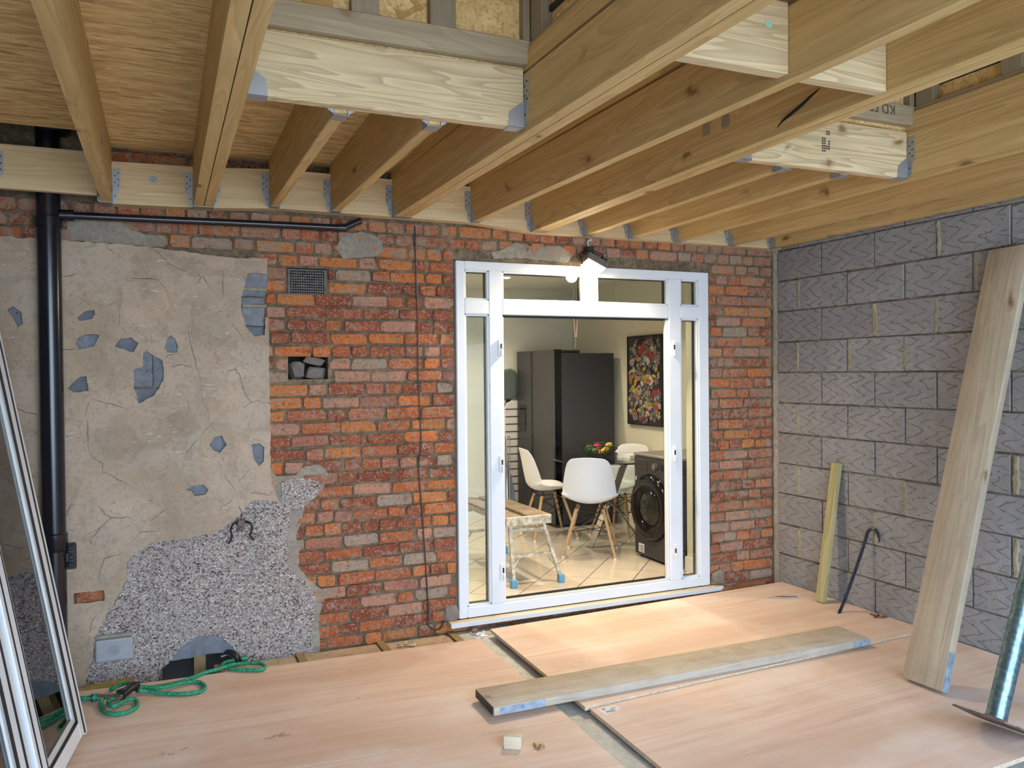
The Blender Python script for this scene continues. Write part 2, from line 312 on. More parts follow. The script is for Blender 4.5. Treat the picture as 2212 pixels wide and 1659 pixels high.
def foil(name, c1, c2, fl):
    t = NT(name); c = t.coord('Object', False); n = t.noise(c, 12, 6, .7); f = t.noise(c, 60, 3); b = t.noise(c, 3, 3); col = t.mix(t.ramp(n, (.4, 0), (.6, 1)), c1, c2); col = t.mix(t.math('MULTIPLY', t.ramp(f, (.5, 0), (.6, 1)), t.ramp(b, (.4, fl*.4), (.6, fl))), col, (.66, .56, .36)); t.base(col); t.rough(.6); t.bump(n, .4, .004); return t.m
M['foil'] = foil('foil_insulation', (.40, .40, .38), (.54, .53, .49), .9)
M['dusty'] = foil('dusty_insulation', (.38, .27, .17), (.50, .38, .26), .5)
def glass(name, tint=(.93, .97, .96), rough=.0, refl=1.0):
    t = NT(name); o = t.t.nodes['Material Output']; tr = t.n('BsdfTransparent'); tr.inputs[0].default_value = (*tint, 1); gl = t.n('BsdfGlossy'); gl.inputs['Roughness'].default_value = rough; fr = t.n('Fresnel'); fr.inputs[0].default_value = 1.5
    mx = t.n('MixShader'); t.l(t.math('MULTIPLY', fr.outputs[0], refl, True), mx.inputs[0]); t.l(tr.outputs[0], mx.inputs[1]); t.l(gl.outputs[0], mx.inputs[2]); t.l(mx.outputs[0], o.inputs[0]); return t.m
M['glass'] = glass('window_glass', refl=1.5)
M['tglass'] = glass('table_glass', (.80, .88, .85), 0, 1.6)
def tile():
    t = NT('cream_floor_tile'); c = t.coord('Object', True); n = t.noise(c, 3, 5); t.base(t.ramp(n, (.3, (.60, .52, .43)), (.7, (.70, .62, .52)))); t.rough(.13); t.b.inputs['Coat Weight'].default_value = .2; return t.m
M['tile'] = tile()
M['grout'] = plain('tile_grout', (.07, .06, .05), .9)
M['kwall'] = plain('cream_painted_wall', (.70, .665, .54), .75, var=.03, bs=3)
M['kceil'] = plain('white_ceiling', (.78, .77, .73), .8)
M['fridge'] = plain('dark_steel_fridge', (.055, .055, .062), .38, .5, var=.05, bs=3)
M['fridgeside'] = plain('graphite_side', (.045, .044, .050), .5, .1)
M['wm'] = plain('graphite_enamel', (.035, .033, .042), .4, .2)
M['gloss'] = plain('gloss_black', (.004, .004, .005), .12, 0, .3)
M['shell'] = plain('white_chair_shell', (.72, .74, .76), .35)
M['patio'] = mortar('unseen_bounce_patio', (.44, .41, .36), (.52, .49, .43), (.58, .55, .49))  # unseen paving, made pale to bounce light up to the joists
M['concrete'] = mortar('concrete_slab', (.15, .14, .12), (.24, .22, .19), (.30, .28, .25))
def hosem():
    t = NT('green_woven_hose'); c = t.coord('Object', False); n = t.noise(c, 160, 2); t.base(t.ramp(n, (.35, (.01, .12, .065)), (.55, (.02, .30, .15)), (.7, (.12, .48, .30)))); t.rough(.7); t.bump(n, .6, .003); return t.m
M['hose'] = hosem()
M['hosec'] = plain('green_connector', (.01, .25, .13), .35)
M['galv'] = plain('weathered_teal_steel', (.16, .25, .27), .3, .8, var=.45, bs=45)
M['rust'] = plain('rusty_plate', (.16, .12, .10), .7, .4, var=.4, bs=30)
M['iron'] = plain('blued_iron', (.05, .06, .085), .38, .8, var=.3, bs=30)
M['paper'] = plain('white_paper', (.72, .72, .74), .7)
M['ink'] = plain('dark_ink', (.10, .075, .05), .8)

# ================================================================== STRUCTURE
def wall_cells(mb, x0, x1, z0, z1, a, b, holes, ax='y'):
    xs = sorted({x0, x1, *[h[i] for h in holes for i in (0, 1)]}); zs = sorted({z0, z1, *[h[i] for h in holes for i in (2, 3)]})
    xs = [x for x in xs if x0 <= x <= x1]; zs = [z for z in zs if z0 <= z <= z1]
    def solid(i, j):
        if not (0 <= i < len(xs)-1 and 0 <= j < len(zs)-1): return False
        cx, cz = (xs[i]+xs[i+1])/2, (zs[j]+zs[j+1])/2
        return not any(h[0] < cx < h[1] and h[2] < cz < h[3] for h in holes)
    P = (lambda x, y, z: (x, y, z)) if ax == 'y' else ((lambda x, y, z: (y, x, z)) if ax == 'x' else (lambda x, y, z: (x, z, y)))
    for i in range(len(xs)-1):
        for j in range(len(zs)-1):
            if not solid(i, j): continue
            X0, X1, Z0, Z1 = xs[i], xs[i+1], zs[j], zs[j+1]
            mb.add([P(X0,a,Z0),P(X1,a,Z0),P(X1,a,Z1),P(X0,a,Z1)], [(0,1,2,3)]); mb.add([P(X0,b,Z0),P(X1,b,Z0),P(X1,b,Z1),P(X0,b,Z1)], [(3,2,1,0)])
            if not solid(i-1, j): mb.add([P(X0,a,Z0),P(X0,a,Z1),P(X0,b,Z1),P(X0,b,Z0)], [(0,1,2,3)])
            if not solid(i+1, j): mb.add([P(X1,a,Z0),P(X1,b,Z0),P(X1,b,Z1),P(X1,a,Z1)], [(0,1,2,3)])
            if not solid(i, j-1): mb.add([P(X0,a,Z0),P(X0,b,Z0),P(X1,b,Z0),P(X1,a,Z0)], [(0,1,2,3)])
            if not solid(i, j+1): mb.add([P(X0,a,Z1),P(X1,a,Z1),P(X1,b,Z1),P(X0,b,Z1)], [(0,1,2,3)])
    return mb
DX0, DX1, DZ0, DZ1 = -2.535, -.598, .035, 2.302
VENT = (-3.55, -3.323, 2.052, 2.208); HOLE = (-3.549, -3.321, 1.5625, 1.7125)
mb = MB(); wall_cells(mb, -5.02, 0, -.3, 3.0, .012, .15, [(DX0, DX1, DZ0, DZ1), VENT, HOLE, (-4.24, -3.87, -.3, .035)])
wall_back = mb.build('wall_back', M['mortar'], kind='structure')
mb = MB(); wall_cells(mb, -5.02, 0, -.3, 3.0, .15, .27, [(DX0, DX1+.02, DZ0, DZ1)]); mb.build('wall_back_core', M['dark'], kind='structure')
# kitchen shell beyond the doorway
mb = MB(); wall_cells(mb, -3.8, 0, .08, 2.5, .27, .29, [(DX0, DX1+.02, DZ0, DZ1)]); mb.build('wall_kitchen_front', M['kwall'], kind='structure')
box('wall_kitchen_right', (0, .29, .0), (.1, 3.35, 2.55), M['kwall'], kind='structure')
box('wall_kitchen_back', (-3.8, 3.25, .0), (0, 3.35, 2.55), M['kwall'], kind='structure')
box('wall_kitchen_left', (-3.9, .29, .0), (-3.8, 3.35, 2.55), M['kwall'], kind='structure')
box('ceiling_kitchen', (-3.9, .27, 2.5), (.1, 3.35, 2.6), M['kceil'], kind='structure')
mb = MB(); mb.box((DX0-.0, .075, .08), (DX0+.012, .29, DZ1)).box((DX1+.008, .075, .08), (DX1+.02, .29, DZ1)).box((DX0, .075, DZ1-.012), (DX1, .29, DZ1)); mb.build('trim_door_reveal', M['kwall'], kind='structure')
mb = MB(); mb.box((-3.8, 3.235, .08), (0, 3.25, .19)).box((-.015, .29, .08), (0, 3.25, .19)).box((DX1-.006, .08, .08), (DX1+.008, .3, .19)); mb.build('baseboard_kitchen', M['kceil'], kind='structure')
floor_k = box('floor_kitchen', (-3.9, .06, .0), (.1, 3.35, .074), M['grout'], kind='structure')
def clip(poly, x0, x1, y0, y1):
    for ax, v, s in ((0, x0, 1), (0, x1, -1), (1, y0, 1), (1, y1, -1)):
        out = []
        for i in range(len(poly)):
            p, q = poly[i], poly[(i+1) % len(poly)]; a, b = (p[ax]-v)*s, (q[ax]-v)*s
            if a >= 0: out.append(p)
            if a*b < 0: t = a/(a-b); out.append((p[0]+(q[0]-p[0])*t, p[1]+(q[1]-p[1])*t))
        poly = out
        if len(poly) < 3: return []
    return poly
ta = math.radians(46.5); A_ = Vector((math.cos(ta), math.sin(ta))); B_ = Vector((math.sin(ta), -math.cos(ta))); TS = .328
for i in range(-14, 16):
    for j in range(-14, 16):
        o = Vector((-1.58, .21))+A_*(TS*i+.30+(TS/2 if j % 2 else 0)*0)+B_*TS*j; g = .0034
        q = [o+A_*g+B_*g, o+A_*(TS-g)+B_*g, o+A_*(TS-g)+B_*(TS-g), o+A_*g+B_*(TS-g)]; q = clip([tuple(p) for p in q], -3.2, -.001, .072, 3.24)
        if len(q) > 2 and abs(sum(q[k][0]*q[(k+1) % len(q)][1]-q[(k+1) % len(q)][0]*q[k][1] for k in range(len(q)))) > .004:
            MB().prism(q, .072, .08, 'z').build('floor_tile', M['tile'], floor_k)

# ---- bricks of the back wall
STRIP = [(-3.769, 2.162), (-3.658, 2.165), (-3.657, 1.919), (-3.678, 1.915), (-3.681, 1.816), (-3.741, 1.808), (-3.78, 1.86), (-3.804, 1.946), (-3.807, 2.022), (-3.785, 2.09)]
PATCH = {'a': [(-4.58, 1.93), (-4.539, 1.939), (-4.535, 1.92), (-4.55, 1.891), (-4.606, 1.88), (-4.618, 1.894), (-4.602, 1.912)],
 'b': [(-4.616, 1.789), (-4.582, 1.81), (-4.516, 1.807), (-4.523, 1.79), (-4.545, 1.747), (-4.614, 1.733), (-4.626, 1.761)],
 'c': [(-4.415, 1.79), (-4.366, 1.797), (-4.331, 1.766), (-4.357, 1.716), (-4.444, 1.748)],
 'd': [(-4.188, 1.792), (-4.171, 1.811), (-4.148, 1.785), (-4.135, 1.749), (-4.142, 1.716), (-4.189, 1.716), (-4.203, 1.741)],
 'e': [(-4.308, 1.716), (-4.289, 1.724), (-4.213, 1.669), (-4.21, 1.567), (-4.259, 1.484), (-4.335, 1.444), (-4.347, 1.504), (-4.357, 1.525), (-4.355, 1.626), (-4.309, 1.64)],
 'f': [(-4.635, 1.565), (-4.61, 1.589), (-4.579, 1.592), (-4.571, 1.515), (-4.636, 1.509), (-4.667, 1.527)],
 'g': [(-3.955, 1.25), (-3.917, 1.256), (-3.893, 1.203), (-3.929, 1.16), (-3.963, 1.176), (-3.984, 1.207)],
 'h': [(-3.764, 1.197), (-3.716, 1.203), (-3.691, 1.179), (-3.696, 1.099), (-3.722, 1.077), (-3.747, 1.113)],
 'i': [(-4.108, .965), (-4.07, .985), (-4.015, .989), (-3.991, .957), (-4.009, .932), (-4.064, .93), (-4.077, .956)],
 'k': [(-4.93, 1.93), (-4.905, 1.95), (-4.868, 1.92), (-4.862, 1.86), (-4.885, 1.845), (-4.90, 1.88)]}
BR = [(-4.655, .462), (-4.515, .462), (-4.513, .405), (-4.655, .405)]      # one brick showing through the render
RB = [(-3.614, .863), (-3.753, .888), (-3.79, .857), (-3.834, .799), (-3.892, .759), (-3.977, .71), (-4.046, .709), (-4.115, .693), (-4.257, .694), (-4.336, .658), (-4.389, .62), (-4.406, .557), (-4.40, .511), (-4.434, .445), (-4.47, .378), (-4.516, .305), (-4.555, .232), (-4.569, .12), (-4.60, .02), (-4.61, -.1)]
REND = [(-5.015, -.1), (-5.015, 2.30), (-4.692, 2.296), (-4.28, 2.285), (-4.17, 2.272), (-4.06, 2.262), (-3.93, 2.25), (-3.80, 2.245), (-3.662, 2.25), (-3.658, 1.6), (-3.66, 1.05), (-3.652, .96), (-3.614, .863)]+RB[1:]
PEB = [(-3.60, .88), (-3.594, .978), (-3.51, .991), (-3.433, .986), (-3.385, .956), (-3.373, .929), (-3.399, .878), (-3.46, .847), (-3.486, .805), (-3.55, .801), (-3.569, .663), (-3.567, .489), (-3.508, .421), (-3.449, .362), (-3.411, .287), (-3.426, .165), (-3.444, .079), (-3.419, -.004), (-3.42, -.1), (-3.80, -.1), (-3.837, -.003), (-3.858, .038), (-3.886, .079), (-3.935, .132), (-3.998, .148), (-4.054, .148), (-4.109, .126), (-4.157, .089), (-4.185, .049), (-4.25, -.01), (-4.27, -.1), (-4.61, -.1)]+RB[::-1][1:-1]
BAND = [(-3.66, 1.06), (-3.603, .99), (-3.518, 1.008), (-3.466, 1.058), (-3.38, 1.062), (-3.336, 1.016), (-3.319, .997), (-3.373, .903), (-3.469, .821), (-3.487, .735), (-3.518, .659), (-3.502, .57), (-3.508, .483), (-3.449, .388), (-3.354, .316), (-3.364, .246), (-3.395, .179), (-3.393, -.008), (-3.39, -.1), (-3.80, -.1), (-3.80, .75), (-3.70, .84), (-3.655, .87)]
def covered(x, z): return inside((x, z), REND) or inside((x, z), PEB) or inside((x, z), BAND)
def brick_mesh(x0, x1, z0, z1, y, rnd):
    w, h = x1-x0, z1-z0; c = [min(w, h)*rnd.uniform(.04, .22)*(1.7 if rnd.random() < .12 else 1) for _ in range(4)]; j = lambda a=.0034: rnd.uniform(-a, a)
    rim = [(x0+c[0], z0), (x1-c[1], z0), (x1, z0+c[1]), (x1, z1-c[2]), (x1-c[2], z1), (x0+c[3], z1), (x0, z1-c[3]), (x0, z0+c[0])]
    rim = [(p+j(), q+j()) for p, q in rim]; cx, cz = (x0+x1)/2, (z0+z1)/2; e = rnd.uniform(.0025, .006)
    fr = [(p+(e if p < cx else -e)+j(.0015), q+(e if q < cz else -e)+j(.0015)) for p, q in rim]; tilt = rnd.uniform(-.004, .004)
    V = [(p, .045, q) for p, q in rim]+[(p, y+.006+j(.002), q) for p, q in rim]+[(p, y+tilt*(1 if p < cx else -1)+j(.0012), q) for p, q in fr]+[(cx+w*j(.12), y-rnd.uniform(-.001, .002), cz+h*j(.15))]
    n = 8; Fc = []
    for i in range(n): k = (i+1) % n; Fc += [(i, k, n+k, n+i), (n+i, n+k, 2*n+k, 2*n+i), (2*n+i, 2*n+k, 3*n)]
    return V, Fc
rects = []; rb = random.Random(11)
for k in range(-1, 33):
    z0, z1 = .0375+.075*k+.006, .0375+.075*(k+1)-.0055
    if z1 < -.02: continue
    spans = [(-5.0, -.03)]
    cut = []
    if DZ0 < z1 and z0 < DZ1: cut.append((DX0-.006, DX1+.004))
    for h in (VENT, HOLE):
        if h[2]-.003 < (z0+z1)/2 < h[3]+.003: cut.append((h[0]-.004, h[1]+.004))
    x = -.025-(.056 if k % 2 else 0); pat = rb.random() < .35
    if k % 2: rects.append([-.078, -.03, z0, z1])
    while x > -5.0:
        L = .1025 if (pat and rb.random() < .75) or rb.random() < .17 else .215
        L *= rb.uniform(.95, 1.03); segs = [(x-L, x)]; x -= L+rb.uniform(.007, .015)
        for a, b in cut:
            ns = []
            for p, q in segs:
                if q <= a or p >= b: ns.append((p, q))
                else:
                    if p < a: ns.append((p, a))
                    if q > b: ns.append((b, q))
            segs = ns
        for p, q in segs:
            if q-p > .035: rects.append([p, q, z0+rb.uniform(-.002, .002), z1+rb.uniform(-.002, .002)])
ARCH = [(-4.27, -.2), (-4.185, .049), (-4.109, .126), (-4.0, .155), (-3.93, .132), (-3.83, .02), (-3.83, -.2)]
rects = [r for r in rects if not (r[1] < -3.645 and r[2] < 2.23) and not inside(((r[0]+r[1])/2, (r[2]+r[3])/2), ARCH) and not all(covered(x, z) for x in (r[0]+.01, r[1]-.01, (r[0]+r[1])/2) for z in (r[2]+.01, r[3]-.01)) and r[2] > -.06]
for r in rects:                                                       # bricks behind the new ledger stay hidden
    if r[2] < 2.302 < r[3] and DX0 < (r[0]+r[1])/2 < DX1: r[2] = 2.305
def far(r): return (Vector(((r[0]+r[1])/2, 0, (r[2]+r[3])/2))-CP).length+(0 if r[1]-r[0] > .15 else .8)+(3 if r[2] > 2.46 else 0)
rects = [[max(r[0], -3.668) if r[2] < 2.2 else r[0]]+r[1:] for r in rects]; rects.sort(key=far); rest = MB(); nb = 0
for i, r in enumerate(rects):
    V, Fc = brick_mesh(*r, -.022 if (-3.10 < (r[0]+r[1])/2 < -2.98 and 2.08 < r[2] < 2.15) else rb.uniform(-.005, .006), rb)
    if i < 298: MB().add(V, Fc).build('brick', M['brick'], wall_back)
    else: rest.add(V, Fc)
for row in range(3):                                                  # courses above the ledger, seen between the joists
    for q in range(5): z0 = 2.72+.075*row; x = -4.47+q*.2+(row % 2)*.1; V, Fc = brick_mesh(x, x+.19, z0, z0+.064, rb.uniform(-.004, .006), rb); rest.add(V, Fc)
if rest.v: rest.build('far_bricks', M['brick'], wall_back, kind='stuff')
MB().add(*brick_mesh(-4.65, -4.515, .402, .464, .002, rb)).build('brick', M['brick'], wall_back)

# ---- render coat, pebbledash, mortar edge: cracked slabs with real holes
def slab(name, outline, holes, y, thick, mat, parent, rnd, relief=.004, grid=.055, cracks=(), rim=.004, seam=.025, **kw):
    ol = jag(outline, seam, rim, rnd); hs = [jag(h, .02, .003, rnd) for h in holes]
    for c in cracks:
        c = jag(c, .03, .004, rnd, False); n = len(c); A = []; B = []
        for i, p in enumerate(c):
            a = Vector(c[max(0, i-1)]); b = Vector(c[min(n-1, i+1)]); t = (b-a).normalized(); nr = Vector((-t.y, t.x)); w = .0003+.0010*math.sin(math.pi*(i+.3)/(n-.4))*rnd.uniform(.5, 1.3)
            A.append(tuple(Vector(p)+nr*w)); B.append(tuple(Vector(p)-nr*w))
        hs.append(A+B[::-1])
    pts = []; eds = []
    for loop in [ol]+hs:
        n0 = len(pts); pts += loop; eds += [(n0+i, n0+(i+1) % len(loop)) for i in range(len(loop))]
    xs = [p[0] for p in ol]; zs = [p[1] for p in ol]; x = min(xs)
    while x < max(xs):
        z = min(zs)
        while z < max(zs):
            p = (x+rnd.uniform(-.4, .4)*grid, z+rnd.uniform(-.4, .4)*grid)
            if inside(p, ol) and not any(inside(p, h) for h in hs): pts.append(p)
            z += grid
        x += grid
    vs, es, fs, *_ = delaunay_2d_cdt([Vector(p) for p in pts], eds, [], 0, 1e-6)
    keep = []
    for f in fs:
        c = sum((vs[i] for i in f), Vector((0, 0)))/len(f)
        if inside(c, ol) and not any(inside(c, h) for h in hs): keep.append(list(f))
    V = []; 
    for v in vs: V.append((v.x, y-relief*(mnoise.noise(Vector((v.x*4, v.y*4, 1.7)))+.5*mnoise.noise(Vector((v.x*13, v.y*13, 5)))), v.y))
    n = len(V); V += [(v.x, y+thick, v.y) for v in vs]; Fc = []; cnt = {}
    for f in keep:
        a = (vs[f[1]]-vs[f[0]]).cross(vs[f[2]]-vs[f[0]])
        if a < 0: f = f[::-1]
        Fc.append(tuple(f))
        for i in range(len(f)): e = (f[i], f[(i+1) % len(f)]); cnt[e] = cnt.get(e, 0)+1
    for (a, b) in list(cnt):
        if (b, a) not in cnt: Fc.append((b, a, n+a, n+b))
    return MB().add(V, Fc).build(name, mat, parent, **kw)
CR = [[(-4.698, 2.104), (-4.646, 2.113), (-4.618, 2.128)], [(-4.381, 2.116), (-4.296, 2.112), (-4.23, 2.107), (-4.198, 2.069), (-4.177, 2.026)],
 [(-4.381, 2.113), (-4.372, 2.063), (-4.395, 1.998), (-4.425, 1.954), (-4.419, 1.905), (-4.423, 1.862), (-4.391, 1.83)], [(-4.274, 2.280), (-4.228, 2.256), (-4.195, 2.218), (-4.169, 2.194), (-4.095, 2.16), (-4.033, 2.163)],
 [(-4.044, 1.901), (-3.974, 1.92), (-3.911, 1.948)], [(-3.86, 1.885), (-3.80, 1.80)], [(-4.085, 1.87), (-4.076, 1.793), (-4.024, 1.553)], [(-4.588, 1.378), (-4.571, 1.455)],
 [(-4.579, 1.367), (-4.577, 1.261), (-4.575, 1.194)], [(-4.562, 1.476), (-4.455, 1.441), (-4.384, 1.411)], [(-4.105, 1.161), (-4.045, 1.235)], [(-4.035, 1.25), (-3.983, 1.311), (-3.84, 1.449)], [(-4.091, 1.458), (-4.048, 1.255)],
 [(-4.196, 1.685), (-4.189, 1.701), (-4.149, 1.709)], [(-4.466, 1.968), (-4.435, 1.985)], [(-3.901, 2.183), (-3.902, 2.094), (-3.9, 2.019)], [(-4.604, 1.999), (-4.549, 1.958)], [(-4.013, 2.156), (-3.959, 2.062)], [(-4.694, 1.729), (-4.63, 1.732)],
 [(-4.575, 1.185), (-4.51, 1.13), (-4.514, 1.088), (-4.467, 1.064), (-4.364, .989)], [(-4.421, .652), (-4.511, .629), (-4.538, .528), (-4.535, .485)], [(-4.395, .690), (-4.335, .756), (-4.242, .751)], [(-3.839, .985), (-3.765, 1.07)], [(-4.682, .863), (-4.657, .935)], [(-4.295, .807), (-4.201, .872)],
 [(-4.97, .985), (-4.82, .975), (-4.75, .99)], [(-4.95, 1.35), (-4.85, 1.34)]]
rr = random.Random(5)
slab('render_coat', REND, list(PATCH.values())+[STRIP, BR], -.024, .04, M['render'], wall_back, rr, relief=.008, grid=.04, cracks=CR, label='cracked tan render coat')
slab('pebbledash_coat', PEB, [], -.013, .03, M['pebble'], wall_back, rr, relief=.003, label='grey speckled pebbledash')
slab('mortar_edge', BAND, [], -.005, .03, M['mortarband'], wall_back, rr, relief=.006, label='crumbling grey mortar edge')
slab('mortar_edge', [(-2.27, 2.318), (-2.10, 2.33), (-1.74, 2.318), (-1.70, 2.37), (-1.80, 2.425), (-1.98, 2.41), (-2.12, 2.43), (-2.20, 2.38), (-2.29, 2.36)], [], -.004, .03, M['mortarband'], wall_back, rr, relief=.006, label='smeared grey mortar over the door head')
slab('mortar_edge', [(-3.23, 2.27), (-3.05, 2.29), (-2.98, 2.33), (-3.01, 2.41), (-3.12, 2.44), (-3.24, 2.40), (-3.27, 2.33)], [], -.004, .03, M['mortarband'], wall_back, rr, relief=.005, label='whitish mortar smear under the pipe elbow')
slab('mortar_edge', [(-4.66, 2.30), (-4.20, 2.285), (-4.22, 2.34), (-4.36, 2.37), (-4.42, 2.43), (-4.66, 2.44)], [], -.004, .03, M['mortarband'], wall_back, rr, relief=.006, label='grey mortar smear beside the soil pipe')
FLK = [[(-4.55, 1.30), (-4.40, 1.34), (-4.30, 1.22), (-4.38, 1.12), (-4.50, 1.16)], [(-4.42, 2.10), (-4.22, 2.10), (-4.17, 1.98), (-4.22, 1.86), (-4.38, 1.85), (-4.41, 1.95)], [(-4.06, 1.98), (-3.92, 1.93), (-3.86, 1.80), (-3.98, 1.72), (-4.07, 1.82)], [(-4.02, 1.50), (-3.86, 1.53), (-3.72, 1.44), (-3.80, 1.30), (-3.98, 1.33)], [(-4.20, 1.36), (-4.08, 1.40), (-4.02, 1.30), (-4.12, 1.26)], [(-4.50, .90), (-4.36, .95), (-4.22, .88), (-4.36, .80)], [(-4.62, .74), (-4.50, .80), (-4.44, .72), (-4.56, .66)], [(-3.98, 1.62), (-3.84, 1.66), (-3.76, 1.60), (-3.90, 1.56)], [(-4.20, 2.24), (-4.0, 2.22), (-3.90, 2.15), (-4.04, 2.13)]]
for i_, p_ in enumerate(FLK): slab('plaster_skim', jag(p_, .05, .012, rr), [], -.0285, .012, M['skim' if i_ % 2 else 'skim2'], wall_back, rr, relief=.003, rim=.006, grid=.06)
def stone(poly, y, name, mat, parent, rnd, th=.02, **k):
    ol = jag(poly, .03, .003, rnd); cx = sum(p[0] for p in ol)/len(ol); cz = sum(p[1] for p in ol)/len(ol); n = len(ol)
    V = [(p[0], y+th, p[1]) for p in ol]+[(p[0], y+.004, p[1]) for p in ol]+[(cx+(p[0]-cx)*.82, y+rnd.uniform(-.002, .002), cz+(p[1]-cz)*.82) for p in ol]+[(cx, y+.001, cz)]
    Fc = []
    for i in range(n): q = (i+1) % n; Fc += [(i, q, n+q, n+i), (n+i, n+q, 2*n+q, 2*n+i), (2*n+i, 2*n+q, 3*n)]
    a = sum(ol[i][0]*ol[(i+1) % n][1]-ol[(i+1) % n][0]*ol[i][1] for i in range(n))
    if a < 0: Fc = [f[::-1] for f in Fc]
    return MB().add(V, Fc).build(name, mat, parent, **k)
def grow(poly, f):
    cx = sum(p[0] for p in poly)/len(poly); cz = sum(p[1] for p in poly)/len(poly); return [(cx+(x-cx)*f, cz+(z-cz)*f) for x, z in poly]
for k, p in PATCH.items():
    if k == 'e': continue
    stone(grow(p, 1.12), -.004, 'exposed_stone', M['bluestone'], wall_back, rr)
stone([(-4.37, 1.73), (-4.265, 1.74), (-4.265, 1.53), (-4.37, 1.535)], -.003, 'exposed_stone', M['bluestone'], wall_back, rr)
stone([(-4.262, 1.735), (-4.195, 1.70), (-4.195, 1.53), (-4.262, 1.53)], -.005, 'exposed_stone', M['bluestone'], wall_back, rr)
stone([(-4.36, 1.522), (-4.20, 1.522), (-4.22, 1.43), (-4.36, 1.43)], -.002, 'exposed_stone', M['bluestone'], wall_back, rr)
for z0, z1, xl, xr in ((2.08, 2.17, -3.80, -3.662), (2.035, 2.07, -3.81, -3.675), (1.99, 2.03, -3.82, -3.68), (1.87, 1.975, -3.80, -3.68), (1.80, 1.865, -3.78, -3.685)):
    stone([(xl, z0), (xr, z0), (xr, z1), (xl, z1)], -.004, 'exposed_stone', M['bluestone'], wall_back, rr)
for z in (2.075, 1.982): box('mortar_joint', (-3.80, -.005, z-.007), (-3.665, .012, z+.007), M['smear'], wall_back, .002)
stone([(-4.20, .03), (-4.16, .09), (-4.11, .135), (-4.0, .155), (-3.93, .14), (-3.86, .08), (-3.83, .0), (-3.90, .035), (-4.0, .045), (-4.1, .03)], -.002, 'exposed_stone', M['bluestone'], wall_back, rr, label='blue-grey stone in the arched break-out')
# loose stones in the open vent hole
st = empty('wall_rubble', (-3.43, .08, 1.5625), label='broken grey stones packed in the open hole in the brick wall', category='rubble') if 0 else None
def rock(name, c, d, seed, mat, parent=None, rot=(0, 0, 0), **k):
    b = bmesh.new(); bmesh.ops.create_icosphere(b, subdivisions=2, radius=.5); rn = random.Random(seed)
    pl = [((Vector(a)+Vector((rn.uniform(-.3, .3), rn.uniform(-.3, .3), rn.uniform(-.3, .3)))).normalized(), rn.uniform(.27, .33)) for a in ((1,0,0),(-1,0,0),(0,1,0),(0,-1,0),(0,0,1),(0,0,-1))]+[(Vector((rn.uniform(-1, 1), rn.uniform(-1, 1), rn.uniform(-1, 1))).normalized(), rn.uniform(.36, .42)) for _ in range(3)]
    for v in b.verts:
        for nrm, dd in pl:
            e = v.co.dot(nrm)-dd
            if e > 0: v.co -= nrm*e
    me = bpy.data.meshes.new(name); b.to_mesh(me); b.free(); me.materials.append(mat); s_ = 1.55
    o = bpy.data.objects.new(name, me); o.location = c; o.scale = [x*s_ for x in d]; o.rotation_euler = rot; COL.objects.link(o)
    if parent: o.parent = parent
    return tag(o, **k)
M['stone'] = block('grey_rubble_stone', (.20, .165, .14), (.34, .29, .25), False)
rock('rubble_stone', (-3.49, .06, 1.612), (.075, .07, .095), 3, M['stone'], label='upright broken stone at the left of the open wall hole', category='stone', group='stones in the open wall hole')
rock('rubble_stone', (-3.385, .05, 1.600), (.115, .07, .066), 4, M['stone'], label='dark square stone at the lower right of the open wall hole', category='stone', group='stones in the open wall hole')
rock('rubble_stone', (-3.40, .055, 1.670), (.12, .08, .045), 9, M['stone'], rot=(0, .25, 0), label='pale angled stone lying on top in the open wall hole', category='stone', group='stones in the open wall hole')
mb = MB(); wall_cells(mb, HOLE[0], HOLE[1], HOLE[2], HOLE[3], .148, .152, [])

# ---- air brick
vent = empty('air_vent', (-3.436, 0, 2.05), label='dark cast-iron air brick grille set high in the brick wall', category='vent')
mb = MB(); w, h = .222, .148; hs = []
for i in range(15):
    for j in range(9): x = -w/2+.018+i*(w-.036)/14; z = .014+j*(h-.026)/8; hs.append((x-.0042, x+.0042, z-.0042, z+.0042))
wall_cells(mb, -w/2, w/2, 0, h, .0, .014, hs); mb.build('grille', plain('rusty_iron', (.115, .095, .09), .6, .3, var=.5, bs=40), vent, loc=(0, .004, .002))
mb = MB(); mb.box((-w/2-.003, .014, -.001), (w/2+.003, .03, .003)).box((-w/2-.003, .014, h), (w/2+.003, .03, h+.005)).box((-w/2-.003, .014, 0), (-w/2+.004, .03, h)).box((w/2-.004, .014, 0), (w/2+.003, .03, h)); mb.build('rim', M['nail'], vent)

